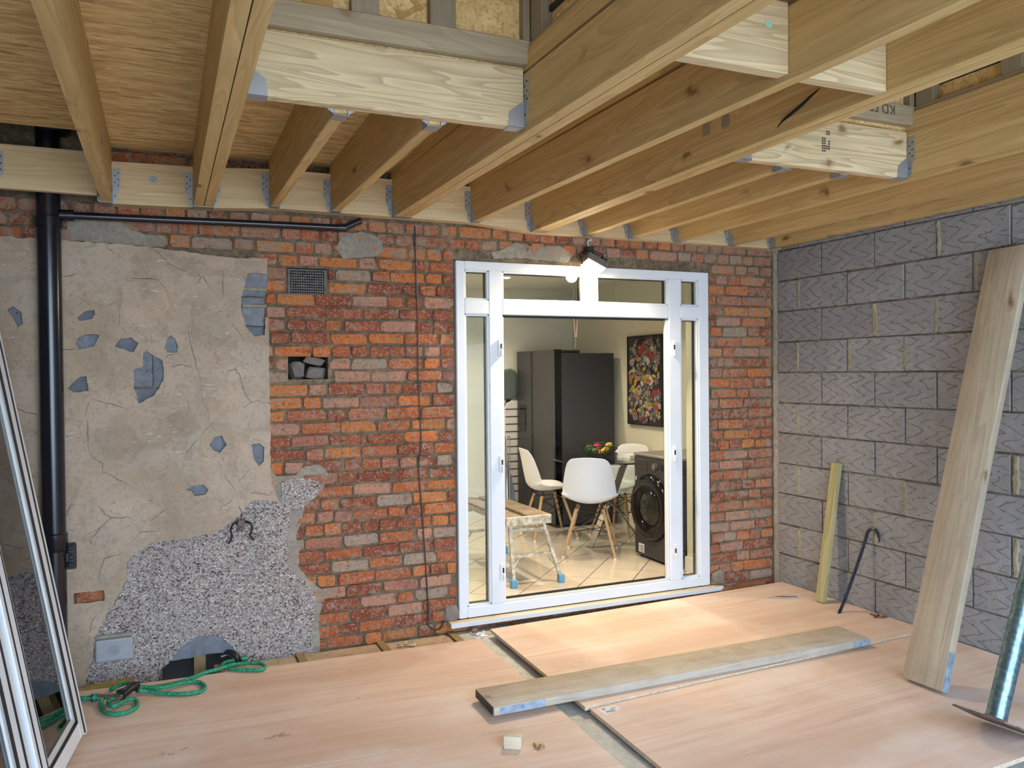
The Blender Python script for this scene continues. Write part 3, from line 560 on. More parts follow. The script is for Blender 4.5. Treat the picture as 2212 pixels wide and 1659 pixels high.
# ---- right wall of concrete blocks
wall_right = box('wall_right', (.008, -9.2, -.3), (.13, .012, 2.93), M['bmortar'], kind='structure')
rk = random.Random(21)
for k in range(-1, 13):
    z0, z1 = -.001+.225*k+.005, -.001+.225*(k+1)-.005
    off = .245 if k % 2 == 1 else .47
    js = [0.0, -off]
    while js[-1] > -8.6: js.append(js[-1]-.4565)
    for a, b in zip(js, js[1:]):
        if a <= -5.6 and k > 8: continue
        g = .0045; y1, y0 = a-g-(.035 if a == 0 else 0), b+g; zz0, zz1 = z0+rk.uniform(-.002, .002), z1+rk.uniform(-.003, .003); f = rk.uniform(-.003, .003); e = .004
        V = [(.03, y0, zz0), (.03, y1, zz0), (.03, y1, zz1), (.03, y0, zz1), (f+e, y0, zz0), (f+e, y1, zz0), (f+e, y1, zz1), (f+e, y0, zz1), (f, y0+e, zz0+e), (f, y1-e, zz0+e), (f, y1-e, zz1-e), (f, y0+e, zz1-e)]
        cy, cz = (y0+y1)/2, (zz0+zz1)/2; V = [(x, y-cy, z-cz) for x, y, z in V]
        MB().add(V, [(0, 4, 5, 1), (1, 5, 6, 2), (2, 6, 7, 3), (3, 7, 4, 0), (4, 8, 9, 5), (5, 9, 10, 6), (6, 10, 11, 7), (7, 11, 8, 4), (8, 11, 10, 9)]).build('concrete_block', M['block'], wall_right, loc=(0, cy, cz))
def smear(y, z0, z1, w=.03):
    mb = MB(); n = 7; V = []; 
    for i in range(n+1):
        z = z0+(z1-z0)*i/n; ww = w*rk.uniform(.6, 1.15)*(.55 if i in (0, n) else 1); s_ = rk.uniform(-.006, .006); V += [(.002, y-ww/2+s_, z), (-.005, y-ww*.25+s_, z), (-.006, y+ww*.25+s_, z), (.002, y+ww/2+s_, z)]
    for i in range(n):
        for q in range(3): mb.f.append((4*i+q, 4*i+q+1, 4*i+4+q+1, 4*i+4+q)); mb.mi.append(0)
    mb.v = V; mb.build('mortar_smear', M['smear'], wall_right)
for y, k in ((-.255, 9), (-.245, 9-2), (-.93, 8), (-1.385, 8), (-1.165, 7), (-.72, 7), (-1.40, 10), (-1.64, 9), (-.245, 5), (-.245, 3), (-1.87, 4), (-1.87, 2), (-1.86, 0), (-1.16, 3), (-.925, 2), (-.245, 1)):
    smear(y, -.001+.225*k+.01, -.001+.225*(k+1)-.01, rk.uniform(.022, .045))
mb = MB(); n = 40; V = []
for i in range(n+1):
    z = -.05+2.54*i/n; a = .03+.012*mnoise.noise(Vector((0, 0, z*9))); V += [(-a*.3-.004, .002, z), (-.012, -.010, z), (-.003, -a*.9, z), (.006, -a*1.25, z)]
mb.v = V
for i in range(n):
    for q in range(3): mb.f.append((4*i+q, 4*i+q+1, 4*i+5+q, 4*i+4+q)); mb.mi.append(0)
mb.build('trim_1', M['mortarband'], kind='structure')
box('wall_left', (-5.15, -6.4, -.3), (-5.02, .012, 2.93), M['block'], kind='structure')
box('ground', (-14, -18, -.36), (9, -5.9, -.30), M['patio'], kind='structure')

# ---- sub-floor
floor = box('floor', (-5.02, -5.9, -.30), (0, .012, -.12), M['concrete'], kind='structure')
fj = [-4.40, -3.95, -3.51, -3.035, -2.59, -2.152, -1.712, -1.252, -.815, -.36]
for x in fj: box('floor_joist', (x-.024, -5.8, -.12), (x+.024, -.004, -.0205), M['fjoist'], floor, .002)
for a, b in zip([-5.02]+fj, fj+[0]):
    x0, x1 = a+(.026 if a > -5 else .002), b-(.026 if b < 0 else .002)
    m_ = M['dusty'] if b <= -2.5 else M['foil']; zt = -.034 if b <= -2.5 else -.03
    ye = -.02 if not (-4.3 < (a+b)/2 < -3.85) else -.12
    ys = [-.02, -1.21, -2.41, -3.61, -4.81, -5.8]; ys[0] = ye
    for p, q in zip(ys, ys[1:]): box('insulation_board', (x0, q+.002, -.12), (x1, p, zt+rk.uniform(-.003, .003)), m_, floor, .002)

# ---- roof deck with two rooflight holes
ceil = empty('ceiling', (0, 0, 2.8), kind='structure')
O1 = (-4.0, -2.905, -3.98, -1.90); O2 = (-1.99, -.90, -3.98, -1.90)
def sheet(x0, x1, y0, y1): 
    o = box('osb_sheet', (x0+.0015, y0+.0015, 0), (x1-.0015, y1-.0015, .018), M['osb'], ceil); return o
for a, b, c, d in ((-5.02, -4.465, -1.30, -.28), (-4.465, O1[0], -1.30, -.0), (-5.02, O1[0], -2.5, -1.30), (-5.02, O1[0], -3.7, -2.5), (-5.02, O1[0], -5.4, -3.7),
    (O1[0], O1[1], O1[3], -.0), (O1[0], O1[1], -5.4, O1[2]), (O1[1], O2[0], -1.30, -.0), (O1[1], O2[0], -2.5, -1.3), (O1[1], O2[0], -3.7, -2.5), (O1[1], O2[0], -5.4, -3.7),
    (O2[0], O2[1], O2[3], -.0), (O2[0], O2[1], -5.4, O2[2]), (O2[1], 0, -1.3, 0), (O2[1], 0, -2.5, -1.3), (O2[1], 0, -3.7, -2.5), (O2[1], 0, -5.4, -3.7)): sheet(a, b, c, d)
mb = MB(); wall_cells(mb, -5.15, .13, -5.5, .2, 2.90, 2.92, [(O1[0]-.0, O1[1], O1[2], O1[3]), (O2[0], O2[1], O2[2], O2[3])], 'z'); mb.build('sky_blocking_cover', M['black'], kind='structure')  # added cover above the deck, keeps the gap round the soil pipe dark

# ================================================================== ROOF TIMBERS
def slope_box(mb, x0, x1, y0, y1, z0a, z0b, h, mi=0):                 # z at y0 (near wall) and y1 (room end)
    return mb.add([(x0,y0,z0a),(x1,y0,z0a),(x1,y1,z0b),(x0,y1,z0b),(x0,y0,z0a+h),(x1,y0,z0a+h),(x1,y1,z0b+h),(x0,y1,z0b+h)], [(0,1,2,3),(7,6,5,4),(1,0,4,5),(3,2,6,7),(2,1,5,6),(0,3,7,4)], None, mi)
def hanger(parent, mat4, w, h=.19, left=True, right=True, name='joist_hanger'):
    """local frame: support face is the plane y=0, the carried timber (width w, centred) leaves towards -y, its underside at z=0"""
    mb = MB(); t = .0025
    for s, on in ((-1, left), (1, right)):
        if not on: continue
        P = [(s*(w/2+.001), .0), (s*(w/2+.022), .012), (s*(w/2+.026), .06), (s*(w/2+.040), .085), (s*(w/2+.040), h), (s*(w/2+.001), h)]
        mb.prism(P, -.0025, -.0001, 'y', mat4)
        mb.prism([(-.002, -.002), (-.002, .10), (-.062, .055), (-.068, -.002)], s*(w/2+.0008), s*(w/2+.003), 'x', mat4)
        for x, z in ((.030, .10), (.030, .13), (.030, .165), (.014, .045), (.014, .115), (.014, .15)):
            mb.cyl((s*(w/2+x), -.0024, z), (s*(w/2+x), -.005, z), .0036, n=6, mi=1, m=mat4)
    mb.box((-w/2-.003, -.068, -.0028), (w/2+.003, 0, -.0004), mat4)
    return mb.build(name, [M['steel'], M['nail']], parent)
LEDY = -.09
def ledz(x):
    pts = [(-5.1, 2.488), (-4.45, 2.488), (-4.0, 2.498), (-3.6, 2.524), (-2.45, 2.522), (-2.05, 2.487), (0, 2.484)]
    for (a, za), (b, zb) in zip(pts, pts[1:]):
        if a <= x <= b: return za+(zb-za)*(x-a)/(b-a)
    return 2.484
mb = MB(); xs = [-4.452, -4.0, -3.6, -3.0, -2.45, -2.05, -1.0, -.012]; V = []
for x in xs: z = ledz(x); V += [(x, LEDY, z), (x, -.007, z), (x, -.007, z+.22), (x, LEDY, z+.22)]
mb.v = V; n = len(xs)
for i in range(n-1):
    for q in range(4): r_ = (q+1) % 4; mb.f.append((4*i+q, 4*i+r_, 4*i+4+r_, 4*i+4+q)[::1])
mb.f += [(3, 2, 1, 0), tuple(4*(n-1)+q for q in range(4))]; mb.mi = [0]*len(mb.f)
led = mb.build('ledger_board', M['ledger'], label='long pale timber ledger along the top of the brick wall, carrying the joist ends', category='beam')
MB().cyl((-4.245, -.092, 2.63), (-4.245, -.115, 2.63), .011, n=6).cyl((-4.245, -.0901, 2.63), (-4.245, -.094, 2.63), .02, n=16).build('bolt', M['steel'], led)
l2 = box('ledger_board', (-5.015, -.178, 2.512), (-4.505, -.133, 2.728), M['ledger'], bevel=.003, label='short timber ledger piece over the black soil pipe, left of the long ledger', category='beam')
JG = 'roof joists running from the brick wall towards the camera'
def joist(name, xs, zw, zr, y1, label, lf=True, rt=True, y0=LEDY-.002, fir=True, zy=-2.0):
    sl = (zr-zw)/(zy-LEDY); zb = zw+sl*(max(y1, -3.2)-LEDY) if y1 < -3.2 else zw+sl*(y1-LEDY)
    x0, x1 = xs[0][0], xs[-1][1]; e = empty(name, ((x0+x1)/2, y0, zw), label=label, category='joist', group=JG)
    cx = (x0+x1)/2
    for (a, b) in xs:
        q = MB(); yy = y1
        if y1 < -3.2:
            slope_box(q, a-cx, b-cx, 0, -3.2-y0, 0, zb-zw, .22); slope_box(q, a-cx, b-cx, -3.2-y0, y1-y0, zb-zw, zb-zw, .22)
        else: slope_box(q, a-cx, b-cx, 0, y1-y0, 0, zb-zw, .22)
        q.build('plank' if len(xs) > 1 else 'joist_timber', M['joist'], e, bevel=.003 if y1 > -3.2 else 0)
    if fir:
        q = MB(); slope_box(q, x0-cx+.002, x1-cx-.002, .06, y1-y0, .221, 2.799-.221-zw+.221-.22+.001 if 0 else .221, 0); 
        zt = 2.799-zw; V = [(x0-cx+.002, .05, .2205), (x1-cx-.002, .05, .2205), (x1-cx-.002, y1-y0, zb-zw+.2205), (x0-cx+.002, y1-y0, zb-zw+.2205), (x0-cx+.002, .05, zt), (x1-cx-.002, .05, zt), (x1-cx-.002, y1-y0, zt), (x0-cx+.002, y1-y0, zt)]
        MB().add(V, [(0,1,2,3),(7,6,5,4),(1,0,4,5),(3,2,6,7),(2,1,5,6),(0,3,7,4)]).build('firring_strip', M['joist'], e)
    m_ = Matrix.Translation((0, .0018, 0)); hanger(e, m_, x1-x0, left=lf, right=rt)
    return e
YB = -5.4; HB = -1.952
J0 = joist('roof_joist', [(-4.999, -4.952)], 2.50, 2.50, YB, 'roof joist at the far left edge, only its steel hanger showing', lf=False, y0=-.180)
J1 = joist('roof_joist', [(-4.490, -4.443)], 2.484, 2.488, YB, 'single roof joist to the right of the black soil pipe, leftmost full joist')
J2 = joist('double_roof_joist', [(-4.050, -4.002), (-3.998, -3.950)], 2.494, 2.49, YB, 'double roof joist with a dark gap, at the left side of the left rooflight')
J3 = joist('roof_joist', [(-3.654, -3.607)], 2.525, 2.495, HB, 'short roof joist under the left rooflight trimmer, left of two')
J4 = joist('roof_joist', [(-3.314, -3.267)], 2.522, 2.493, HB, 'short roof joist under the left rooflight trimmer, right of two')
J5 = joist('double_roof_joist', [(-2.950, -2.902), (-2.898, -2.850)], 2.518, 2.49, YB, 'double roof joist at the right side of the left rooflight')
J6 = joist('roof_joist', [(-2.453, -2.406)], 2.522, 2.487, YB, 'single roof joist midway between the two rooflights, crossed by pale noggins')
J7 = joist('double_roof_joist', [(-2.048, -2.001), (-1.998, -1.951)], 2.488, 2.487, YB, 'double roof joist at the left side of the right rooflight, marked by a dark split')
J8 = joist('roof_joist', [(-1.668, -1.621)], 2.485, 2.49, HB, 'short roof joist under the right rooflight trimmer, left of two')
J9 = joist('roof_joist', [(-1.325, -1.278)], 2.485, 2.49, HB, 'short roof joist under the right rooflight trimmer, right of two')
J10 = joist('roof_joist', [(-.957, -.91)], 2.485, 2.487, YB, 'roof joist at the right side of the right rooflight')
J11 = joist('roof_joist', [(-.490, -.443)], 2.485, 2.485, YB, 'roof joist second from the block wall')
J12 = joist('roof_joist', [(-.118, -.071)], 2.485, 2.484, YB, 'roof joist closest to the grey block wall')
# trimmers
def trimmer(x0, x1, label, z=2.49):
    e = empty('trimmer_beam', ((x0+x1)/2, -2.0, z), label=label, category='beam', group='pale trimmer beams at the rooflights'); L = (x1-x0)/2
    box('beam_timber', (-L+.002, 0, 0), (L-.002, .047, .22), M['header'], e, .003)
    cy = .0235
    hanger(e, Matrix.Translation((-L, cy, 0)) @ Matrix.Rotation(math.radians(90), 4, 'Z'), .047)
    hanger(e, Matrix.Translation((L, cy, 0)) @ Matrix.Rotation(math.radians(-90), 4, 'Z'), .047)
    return e
T1 = trimmer(-3.949, -2.951, 'pale knotty trimmer beam closing the left rooflight, steel hangers at both ends', 2.508)
T2 = trimmer(-1.950, -.958, 'trimmer beam closing the right rooflight, with a stamped barcode mark', 2.492)
for jx, z in ((-3.6305, 2.497), (-3.2905, 2.496), (-1.6445, 2.491), (-1.3015, 2.491)):
    p = T1 if jx < -2.5 else T2; px = (-3.45 if jx < -2.5 else -1.454); hanger(p, Matrix.Translation((jx-px, .047, z-(2.508 if jx < -2.5 else 2.492)-.004)) @ Matrix.Rotation(math.pi, 4, 'Z'), .047)
# stamp marks on the timber
mb = MB(); rs = random.Random(4)
for i in range(4):
    for j in range(9):
        if rs.random() < .62: mb.box((-.035+i*.0125, -.0008, .075+j*.011), (-.035+i*.0125+.010, .0002, .075+j*.011+.008))
mb.build('stamp_mark', M['ink'], T2)
def noggin(x0, x1, label): return box('noggin', (x0+.001, -2.85, 2.487), (x1-.001, -2.803, 2.703), M['header'], bevel=.002, label=label, category='noggin', group='pale noggins between the joists near the camera')
noggin(-2.850, -2.453, 'pale wide noggin with a green paint spot, beside the left rooflight joist')
noggin(-2.406, -2.048, 'knotty pale noggin between the single joist and the split double joist')
MB().cyl((-2.53, -2.8502, 2.625), (-2.53, -2.8512, 2.625), .012, n=14).build('paint_spot', plain('mint_paint', (.35, .62, .52), .6), None, label='small mint green paint spot on the wide pale noggin', category='paint spot')
# upstands round the rooflights
def upstand(x0, x1, label, front_txt=False):
    y0, y1 = -2.028, -3.95; e = empty('rooflight_upstand', ((x0+x1)/2, y0, 2.735), label=label, category='upstand', group='timber upstands framing the rooflights'); cx = (x0+x1)/2; a, b = x0-cx, x1-cx; zp = .002 if 1 else 0; D = y1-y0
    P = .092; H = .40; t = .043
    box('bottom_plate', (a, 0, zp), (b, t, P), M['plate'], e, .004); box('bottom_plate', (a, D-t, zp), (b, D, P), M['plate'], e, .004)
    box('bottom_plate', (a-t, D-t, zp), (a, t, P), M['platey'], e, .004); box('bottom_plate', (b, D-t, zp), (b+t, t, P), M['platey'], e, .004)
    for u in (.39, .665): box('stud', (a+(b-a)*u-.048, .001, P), (a+(b-a)*u+.048, t, H), M['stud'], e, .003)
    box('stud', (a, .001, P), (a+.04, t, H), M['stud'], e, .003); box('stud', (b-.028, .001, P), (b-.001, t, H), M['stud'], e, .003)
    for s, X in ((-1, a), (1, b)):
        for yy in (-.0, -.42, -.82, -1.22, -1.6): box('stud', (X, yy-.095, P), (X+s*t, yy-.001, H), M['stud'], e, .003)
        box('osb_panel', (X+s*(t-.0), D-t, -.01), (X+s*(t+.011), t+.011, H), M['osb2'], e)
    box('osb_panel', (a-t, t+.0, -.01), (b+t, t+.011, H), M['osb2'], e); box('osb_panel', (a-t, D-t-.011, -.01), (b+t, D-t, H), M['osb2'], e)
    mb = MB(); wall_cells(mb, a-t, b+t, D-t, t, H, H+.04, [(a, b, D, 0)], 'z'); mb.build('top_plate', M['plate'], e); box('cover_board', (a-t-.02, D-t-.02, H+.041), (b+t+.02, t+.02, H+.055), M['osb2'], e)
    return e, cx
U1, _ = upstand(-3.955, -2.935, 'timber stud and chipboard upstand above the left rooflight opening')
U2, c2 = upstand(-1.955, -.940, 'timber stud and chipboard upstand above the right rooflight opening, stencilled front plate')
cu = bpy.data.curves.new('stencil', 'FONT'); cu.body = 'KD ERD'; cu.size = .062; cu.extrude = .0006; cu.align_x = 'CENTER'
to = bpy.data.objects.new('t', cu); COL.objects.link(to); dg = bpy.context.evaluated_depsgraph_get(); me = bpy.data.meshes.new_from_object(to.evaluated_get(dg)); bpy.data.objects.remove(to)
me.materials.clear(); me.materials.append(M['ink']); so = bpy.data.objects.new('stencil_mark', me); COL.objects.link(so); so.parent = U2; so['kind'] = 'stuff'; so.location = (.27, -.0008, .078); so.rotation_euler = (math.pi/2, math.pi, 0)

# ================================================================== DOOR SET
door = empty('door_1', ((DX0+DX1)/2, 0, DZ0), kind='structure'); dcx = (DX0+DX1)/2
X0, X1, Z0, Z1 = -2.527, -.606, .045, 2.296
def dbox(name, x0, x1, z0, z1, y0=-.012, y1=.058, mat='upvc', bev=.005, **k): return box(name, (x0-dcx, y0, z0-DZ0), (x1-dcx, y1, z1-DZ0), M[mat], door, bev, **k)
dbox('jamb', X0, -2.470, Z0, Z1); dbox('jamb', -.694, X1, Z0, Z1)
dbox('head_rail', -2.470, -.694, 2.240, Z1); dbox('bottom_rail', -2.470, -.694, Z0, .113)
dbox('mullion', -2.306, -2.213, .113, 2.240); dbox('mullion', -.947, -.847, .113, 2.240); dbox('mullion', -1.622, -1.520, 2.052, 2.240)
dbox('transom', -2.213, -.947, 1.962, 2.052); dbox('transom', -2.470, -2.306, 1.962, 2.052); dbox('transom', -.847, -.694, 1.962, 2.052)
dbox('threshold', -2.213, -.947, .113, .122, .0, .05, 'upvcd', .002)
panes = [(-2.470, -2.306, .113, 1.962), (-.847, -.694, .113, 1.962), (-2.470, -2.306, 2.052, 2.240), (-.847, -.694, 2.052, 2.240), (-2.213, -1.622, 2.052, 2.240), (-1.520, -.947, 2.052, 2.240)]
for x0, x1, z0, z1 in panes:
    for (a, b, c, d) in ((x0, x0+.012, z0, z1), (x1-.012, x1, z0, z1), (x0, x1, z0, z0+.012), (x0, x1, z1-.012, z1)): dbox('glazing_bead', a, b, c, d, -.004, .03, 'upvc', .003)
    mb = MB(); wall_cells(mb, x0+.008-dcx, x1-.008-dcx, z0+.008-DZ0, z1-.008-DZ0, .031, .052, [(x0+.016-dcx, x1-.016-dcx, z0+.016-DZ0, z1-.016-DZ0)]); mb.build('gasket', M['gasket'], door)
    dbox('pane', x0+.012, x1-.012, z0+.012, z1-.012, .012, .0135, 'glass', 0)
for a, b, c, d in ((-2.213, -.947, 1.948, 1.962), (-2.213, -2.205, .122, 1.95), (-.955, -.947, .122, 1.95), (-2.213, -.947, .122, .134)): dbox('weather_seal', a, b, c, d, .035, .05, 'gasket', 0)
dbox('rebate_strip', -.965, -.947, .122, 1.95, -.002, .034, 'upvc', .003); dbox('rebate_strip', -2.213, -2.203, .122, 1.95, -.002, .03, 'upvc', .003)
for x, s in ((-2.236, 1), (-.906, -1)):
    for z in (1.748, 1.006, .313):
        k = empty('hinge_keep', (x-dcx, -.012, z-DZ0)); k.parent = door; k['label'] = 'white hinge keep'
        box('keep_body', (-.014, -.012, -.055), (.014, 0, .055), M['white'], k, .004)
        box('keep_leaf', (.0 if s > 0 else -.02, -.024, -.055), (.02 if s > 0 else .0, -.012, -.01), M['white'], k, .004)
        cbox('keep_slot', (s*.006, -.0135, .012), (.010, .004, .032), M['gasket'], k)
sl = box('door_sill_board', (-2.60, -.062, .012), (-.530, -.0005, .040), M['sill'], bevel=.003, label='pale timber board with a white painted front edge under the patio door frame', category='board')
box('painted_edge', (-2.598, -.066, .010), (-.532, -.0622, .038), M['white'], sl)
rock('broken_brick', (-.55, -.02, .10), (.09, .05, .085), 12, M['mortarband'], label='pale broken mortar lump beside the bottom right corner of the patio door', category='stone')
rock('plaster_lump', (-2.58, -.005, .09), (.09, .03, .10), 14, M['mortarband'], label='crumbling grey mortar lump at the bottom left corner of the patio door', category='stone')

# ---- work lamp over the door
lamp = empty('work_lamp', (-1.60, -.105, 2.345), label='lit floodlight clipped over the top of the patio door frame', category='lamp')
ml = Matrix.Translation((.0, 0, -.05)) @ Matrix.Rotation(math.radians(24), 4, 'Y') @ Matrix.Rotation(math.radians(-22), 4, 'X')
MB().box((-.075, -.05, -.015), (.075, .05, .045), ml).build('housing', plain('grey_lamp_body', (.16, .15, .15), .4), lamp, .008, 2)
MB().box((-.068, -.044, -.019), (.068, .044, -.0155), ml).build('light_panel', glow('lamp_glow', (1, .84, .56), 220), lamp)
mb = MB()
for i in range(7): mb.box((-.066+i*.021, -.048, .045), (-.058+i*.021, .048, .058), ml)
mb.build('heat_fins', M['black'], lamp)
MB().tube([(-.08, 0, -.05), (-.085, .03, .02), (-.03, .055, .055), (.03, .055, .055), (.085, .03, .02), (.08, 0, -.05)], .006).build('bracket', M['black'], lamp)
MB().box((-.035, .02, .03), (.02, .075, .075)).box((-.06, .0, .01), (-.035, .03, .035)).build('clamp', M['black'], lamp, .004)
MB().tube(catmull([(.0, .055, .07), (-.01, .06, .11), (.02, .065, .125), (.01, .06, .13)], 6), .004).build('cable', M['white'], lamp)
def spot(name, loc, direction, e, size, col=(1, .82, .58), blend=.6, rad=.04, parent=None):
    l = bpy.data.lights.new(name, 'SPOT'); l.energy = e; l.spot_size = math.radians(size); l.spot_blend = blend; l.color = col; l.shadow_soft_size = rad
    o = bpy.data.objects.new(name, l); o.location = loc; o.rotation_euler = Vector(direction).to_track_quat('-Z', 'Y').to_euler(); COL.objects.link(o); o.parent = parent; return o
spot('lamp_beam', (-.015, -.045, -.095), (-.12, .38, -1), 150, 172, (1, .80, .52), 1, .04, lamp)

# ================================================================== PIPES, CABLE, WALL FIXTURES
sp = empty('soil_pipe', (-4.735, -.075, -.1), label='tall black plastic soil pipe on the left of the wall, with a thin branch pipe', category='pipe')
MB().cyl((0, 0, 0), (0, 0, 2.98), .0555, n=32).build('pipe', M['blackpipe'], sp, smooth=40)
MB().lathe([(.0556, 2.45), (.064, 2.45), (.064, 2.50), (.0556, 2.505)], n=32).build('collar', M['blackpipe'], sp, smooth=40)
MB().lathe([(.0556, .80), (.063, .81), (.063, .89), (.0556, .895)], n=32).build('collar', M['blackpipe'], sp, smooth=40)
MB().lathe([(.0, 3.03), (.07, 3.03), (.085, 2.99), (.075, 2.93), (.0556, 2.93)], (.03, 0, 0), n=24).build('hood', M['black'], sp, smooth=40)
br = MB().cyl((.05, 0, 2.515), (.115, 0, 2.516), .029, n=20).tube(catmull([(.115, 0, 2.516), (.6, -.0, 2.525), (1.1, 0, 2.535), (1.47, 0, 2.540), (1.50, .0, 2.541), (1.53, 0, 2.556), (1.60, .0, 2.59)], 6), .0195, 16).build('branch_pipe', M['blackpipe'], sp, smooth=40)
MB().cyl((1.46, 0, 2.5398), (1.51, 0, 2.542), .0235, n=18).build('elbow', M['blackpipe'], sp, smooth=40)
mb = MB(); mb.box((.058, .0, .70), (.098, .035, .83)).box((.050, -.02, .74), (.070, .02, .79)).box((.062, -.012, .715), (.09, .0, .735)).box((.062, -.012, .80), (.09, .0, .82)).cyl((.078, -.02, .765), (.078, .0, .765), .014, n=10)
mb.build('pipe_clip', M['black'], sp, .004)
cpts = [(-2.789, -.012, 2.49), (-2.786, -.013, 2.2), (-2.778, -.012, 1.921), (-2.781, -.02, 1.6), (-2.770, -.013, 1.326), (-2.766, -.02, 1.15), (-2.782, -.013, 1.014), (-2.765, -.013, .757), (-2.745, -.018, .4), (-2.732, -.015, .13), (-2.735, -.02, .045), (-2.70, -.03, .012), (-2.66, -.03, .01), (-2.63, -.012, .05)]
MB().tube(catmull(cpts, 8), .0042, 6).build('black_cable', M['black'], label='thin black cable hanging down the brick wall from the ledger to the floor', category='cable')
hk = empty('broken_pipe_clip', (-3.822, -.02, .77), label='rusty broken ring clip hanging off the wall above the pebbledash', category='bracket')
MB().tube(catmull([(-.012, -.0, .0), (-.045, -.03, -.01), (-.058, -.035, -.04), (-.052, -.035, -.075), (-.07, -.03, -.115)], 6), .006, 6).build('arm', M['iron'], hk)
MB().tube(catmull([(.012, 0, 0), (.045, -.03, -.01), (.056, -.035, -.04), (.045, -.035, -.075), (.065, -.03, -.105)], 6), .006, 6).build('arm', M['iron'], hk)
MB().box((-.018, -.03, -.05), (.018, .01, .01)).cyl((0, -.02, -.035), (0, -.045, -.035), .01, n=8).tube([(0, 0, .0), (.005, -.0, .05), (-.01, 0, .085)], .004, 6).build('stem', M['rust'], hk)
bxo = empty('wall_box', (-4.470, -.018, .085), label='blank grey square box cover on the pebbledash near the floor', category='box')
MB().box((-.090, -.028, 0), (.090, .0, .118)).build('cover', plain('grey_box_cover', (.33, .34, .36), .5, bump=.1, var=.08, bs=14), bxo, .010, 2)
MB().cyl((0, -.0283, .06), (0, -.0275, .06), .028, n=24).build('recess', plain('recess_shade_grey', (.27, .275, .28), .7, var=.1), bxo)  # flat disc, the shade of a recess put into its darker grey
MB().box((-.092, -.014, .119), (.088, .0, .14)).build('mortar_bed', M['mortarband'], bxo, .004)

# ================================================================== FLOOR SHEETS AND TIMBER ON THE DECK
def sheet_poly(name, P, z0, z1, label):
    cx = sum(p[0] for p in P)/len(P); cy = sum(p[1] for p in P)/len(P); a = math.atan2(P[1][1]-P[0][1], P[1][0]-P[0][0]); c_, s_ = math.cos(-a), math.sin(-a)
    q = [((x-cx)*c_-(y-cy)*s_, (x-cx)*s_+(y-cy)*c_) for x, y in P]; mb = MB().prism(q, 0, z1-z0, 'z'); mb.mi = [0, 0]+[1]*len(P)
    o = mb.build(name, [M['ply'], M['plyedge']], loc=(cx, cy, z0)); o.rotation_euler[2] = a; return tag(o, label, 'board', 'reddish plywood sheets laid on the floor')
sheet_poly('plywood_sheet', [(-4.98, -.165), (-2.500, -.283), (-2.520, -1.500), (-4.98, -1.395)], -.019, 0, 'plywood sheet below the pebbledash, with the green hose on its back edge')
sheet_poly('plywood_sheet', [(-4.98, -1.399), (-2.522, -1.505), (-2.545, -2.72), (-4.98, -2.62)], -.019, -.001, 'plywood sheet at the front left, with the small wood offcut on it')
sheet_poly('plywood_sheet', [(-2.392, -.195), (-.012, -.085), (-.012, -1.325), (-2.418, -1.452)], -.0005, .0185, 'plywood sheet in front of the patio door, edge raised over the next sheet')
sheet_poly('plywood_sheet', [(-2.396, -1.462), (-.012, -1.335), (-.012, -2.55), (-2.425, -2.68)], -.010, .009, 'plywood sheet at the front right, with a white paper label in its corner')
sheet_poly('plywood_sheet', [(-4.98, -2.735), (-.012, -2.735), (-.012, -3.9), (-4.98, -3.9)], -.019, 0, 'plywood sheet nearest the camera, below the picture')
lb = MB().prism([(-2.372, -1.480), (-2.362, -1.556), (-2.262, -1.520), (-2.268, -1.474)], .0092, .0096, 'z'); lb.build('paper_label', M['paper'], label='white printed paper label stuck on the corner of the front right plywood sheet', category='label')
pl = bpy.data.objects['paper_label']
mb = MB()
for i in range(6): mb.box((-2.345+i*.008, -1.535, .0096), (-2.341+i*.008, -1.515, .0099))
mb.box((-2.31, -1.50, .0096), (-2.28, -1.496, .0099)).box((-2.315, -1.512, .0096), (-2.29, -1.509, .0099)).box((-2.35, -1.498, .0096), (-2.335, -1.488, .0099)); mb.build('print', M['ink'], pl)
def plank(name, L, w, t, mat, M4, label, cat, bev=.004, seg=2, warp=0, band=None, ax=0, cuts=14):
    b = bmesh.new(); bmesh.ops.create_cube(b, size=1)
    dims = [L, w, t] if ax == 0 else [t, w, L]
    for v in b.verts: v.co = Vector((v.co[i]*dims[i] for i in range(3)))+Vector((L/2 if ax == 0 else 0, 0, L/2 if ax == 2 else 0))
    bmesh.ops.bevel(b, geom=list(b.edges), offset=bev, segments=seg, affect='EDGES', profile=.5)
    for i in range(1, cuts):
        pc = [0, 0, 0]; pc[ax] = L*i/cuts; nn = [0, 0, 0]; nn[ax] = 1; bmesh.ops.bisect_plane(b, geom=b.verts[:]+b.edges[:]+b.faces[:], plane_co=pc, plane_no=nn)
    for v in b.verts:
        k = mnoise.noise(v.co*7)*.0022; v.co[1] += k
    me = bpy.data.meshes.new(name); b.to_mesh(me); b.free(); me.materials.append(mat); me.shade_smooth(); me.set_sharp_from_angle(angle=math.radians(35))
    o = bpy.data.objects.new(name, me); o.matrix_world = M4; COL.objects.link(o); return tag(o, label, cat)
ang = math.atan2(-.004, 1)
lp = plank('scaffold_board', 2.31, .245, .040, M['scaf'], Matrix.Translation((-2.846, -1.252, .0395)) @ Matrix.Rotation(-.004, 4, 'Z'), 'weathered grey scaffold board lying flat across the plywood', 'board')
bandm = plain('blue_steel_band', (.30, .38, .46), .55, .3, var=.35, bs=25)
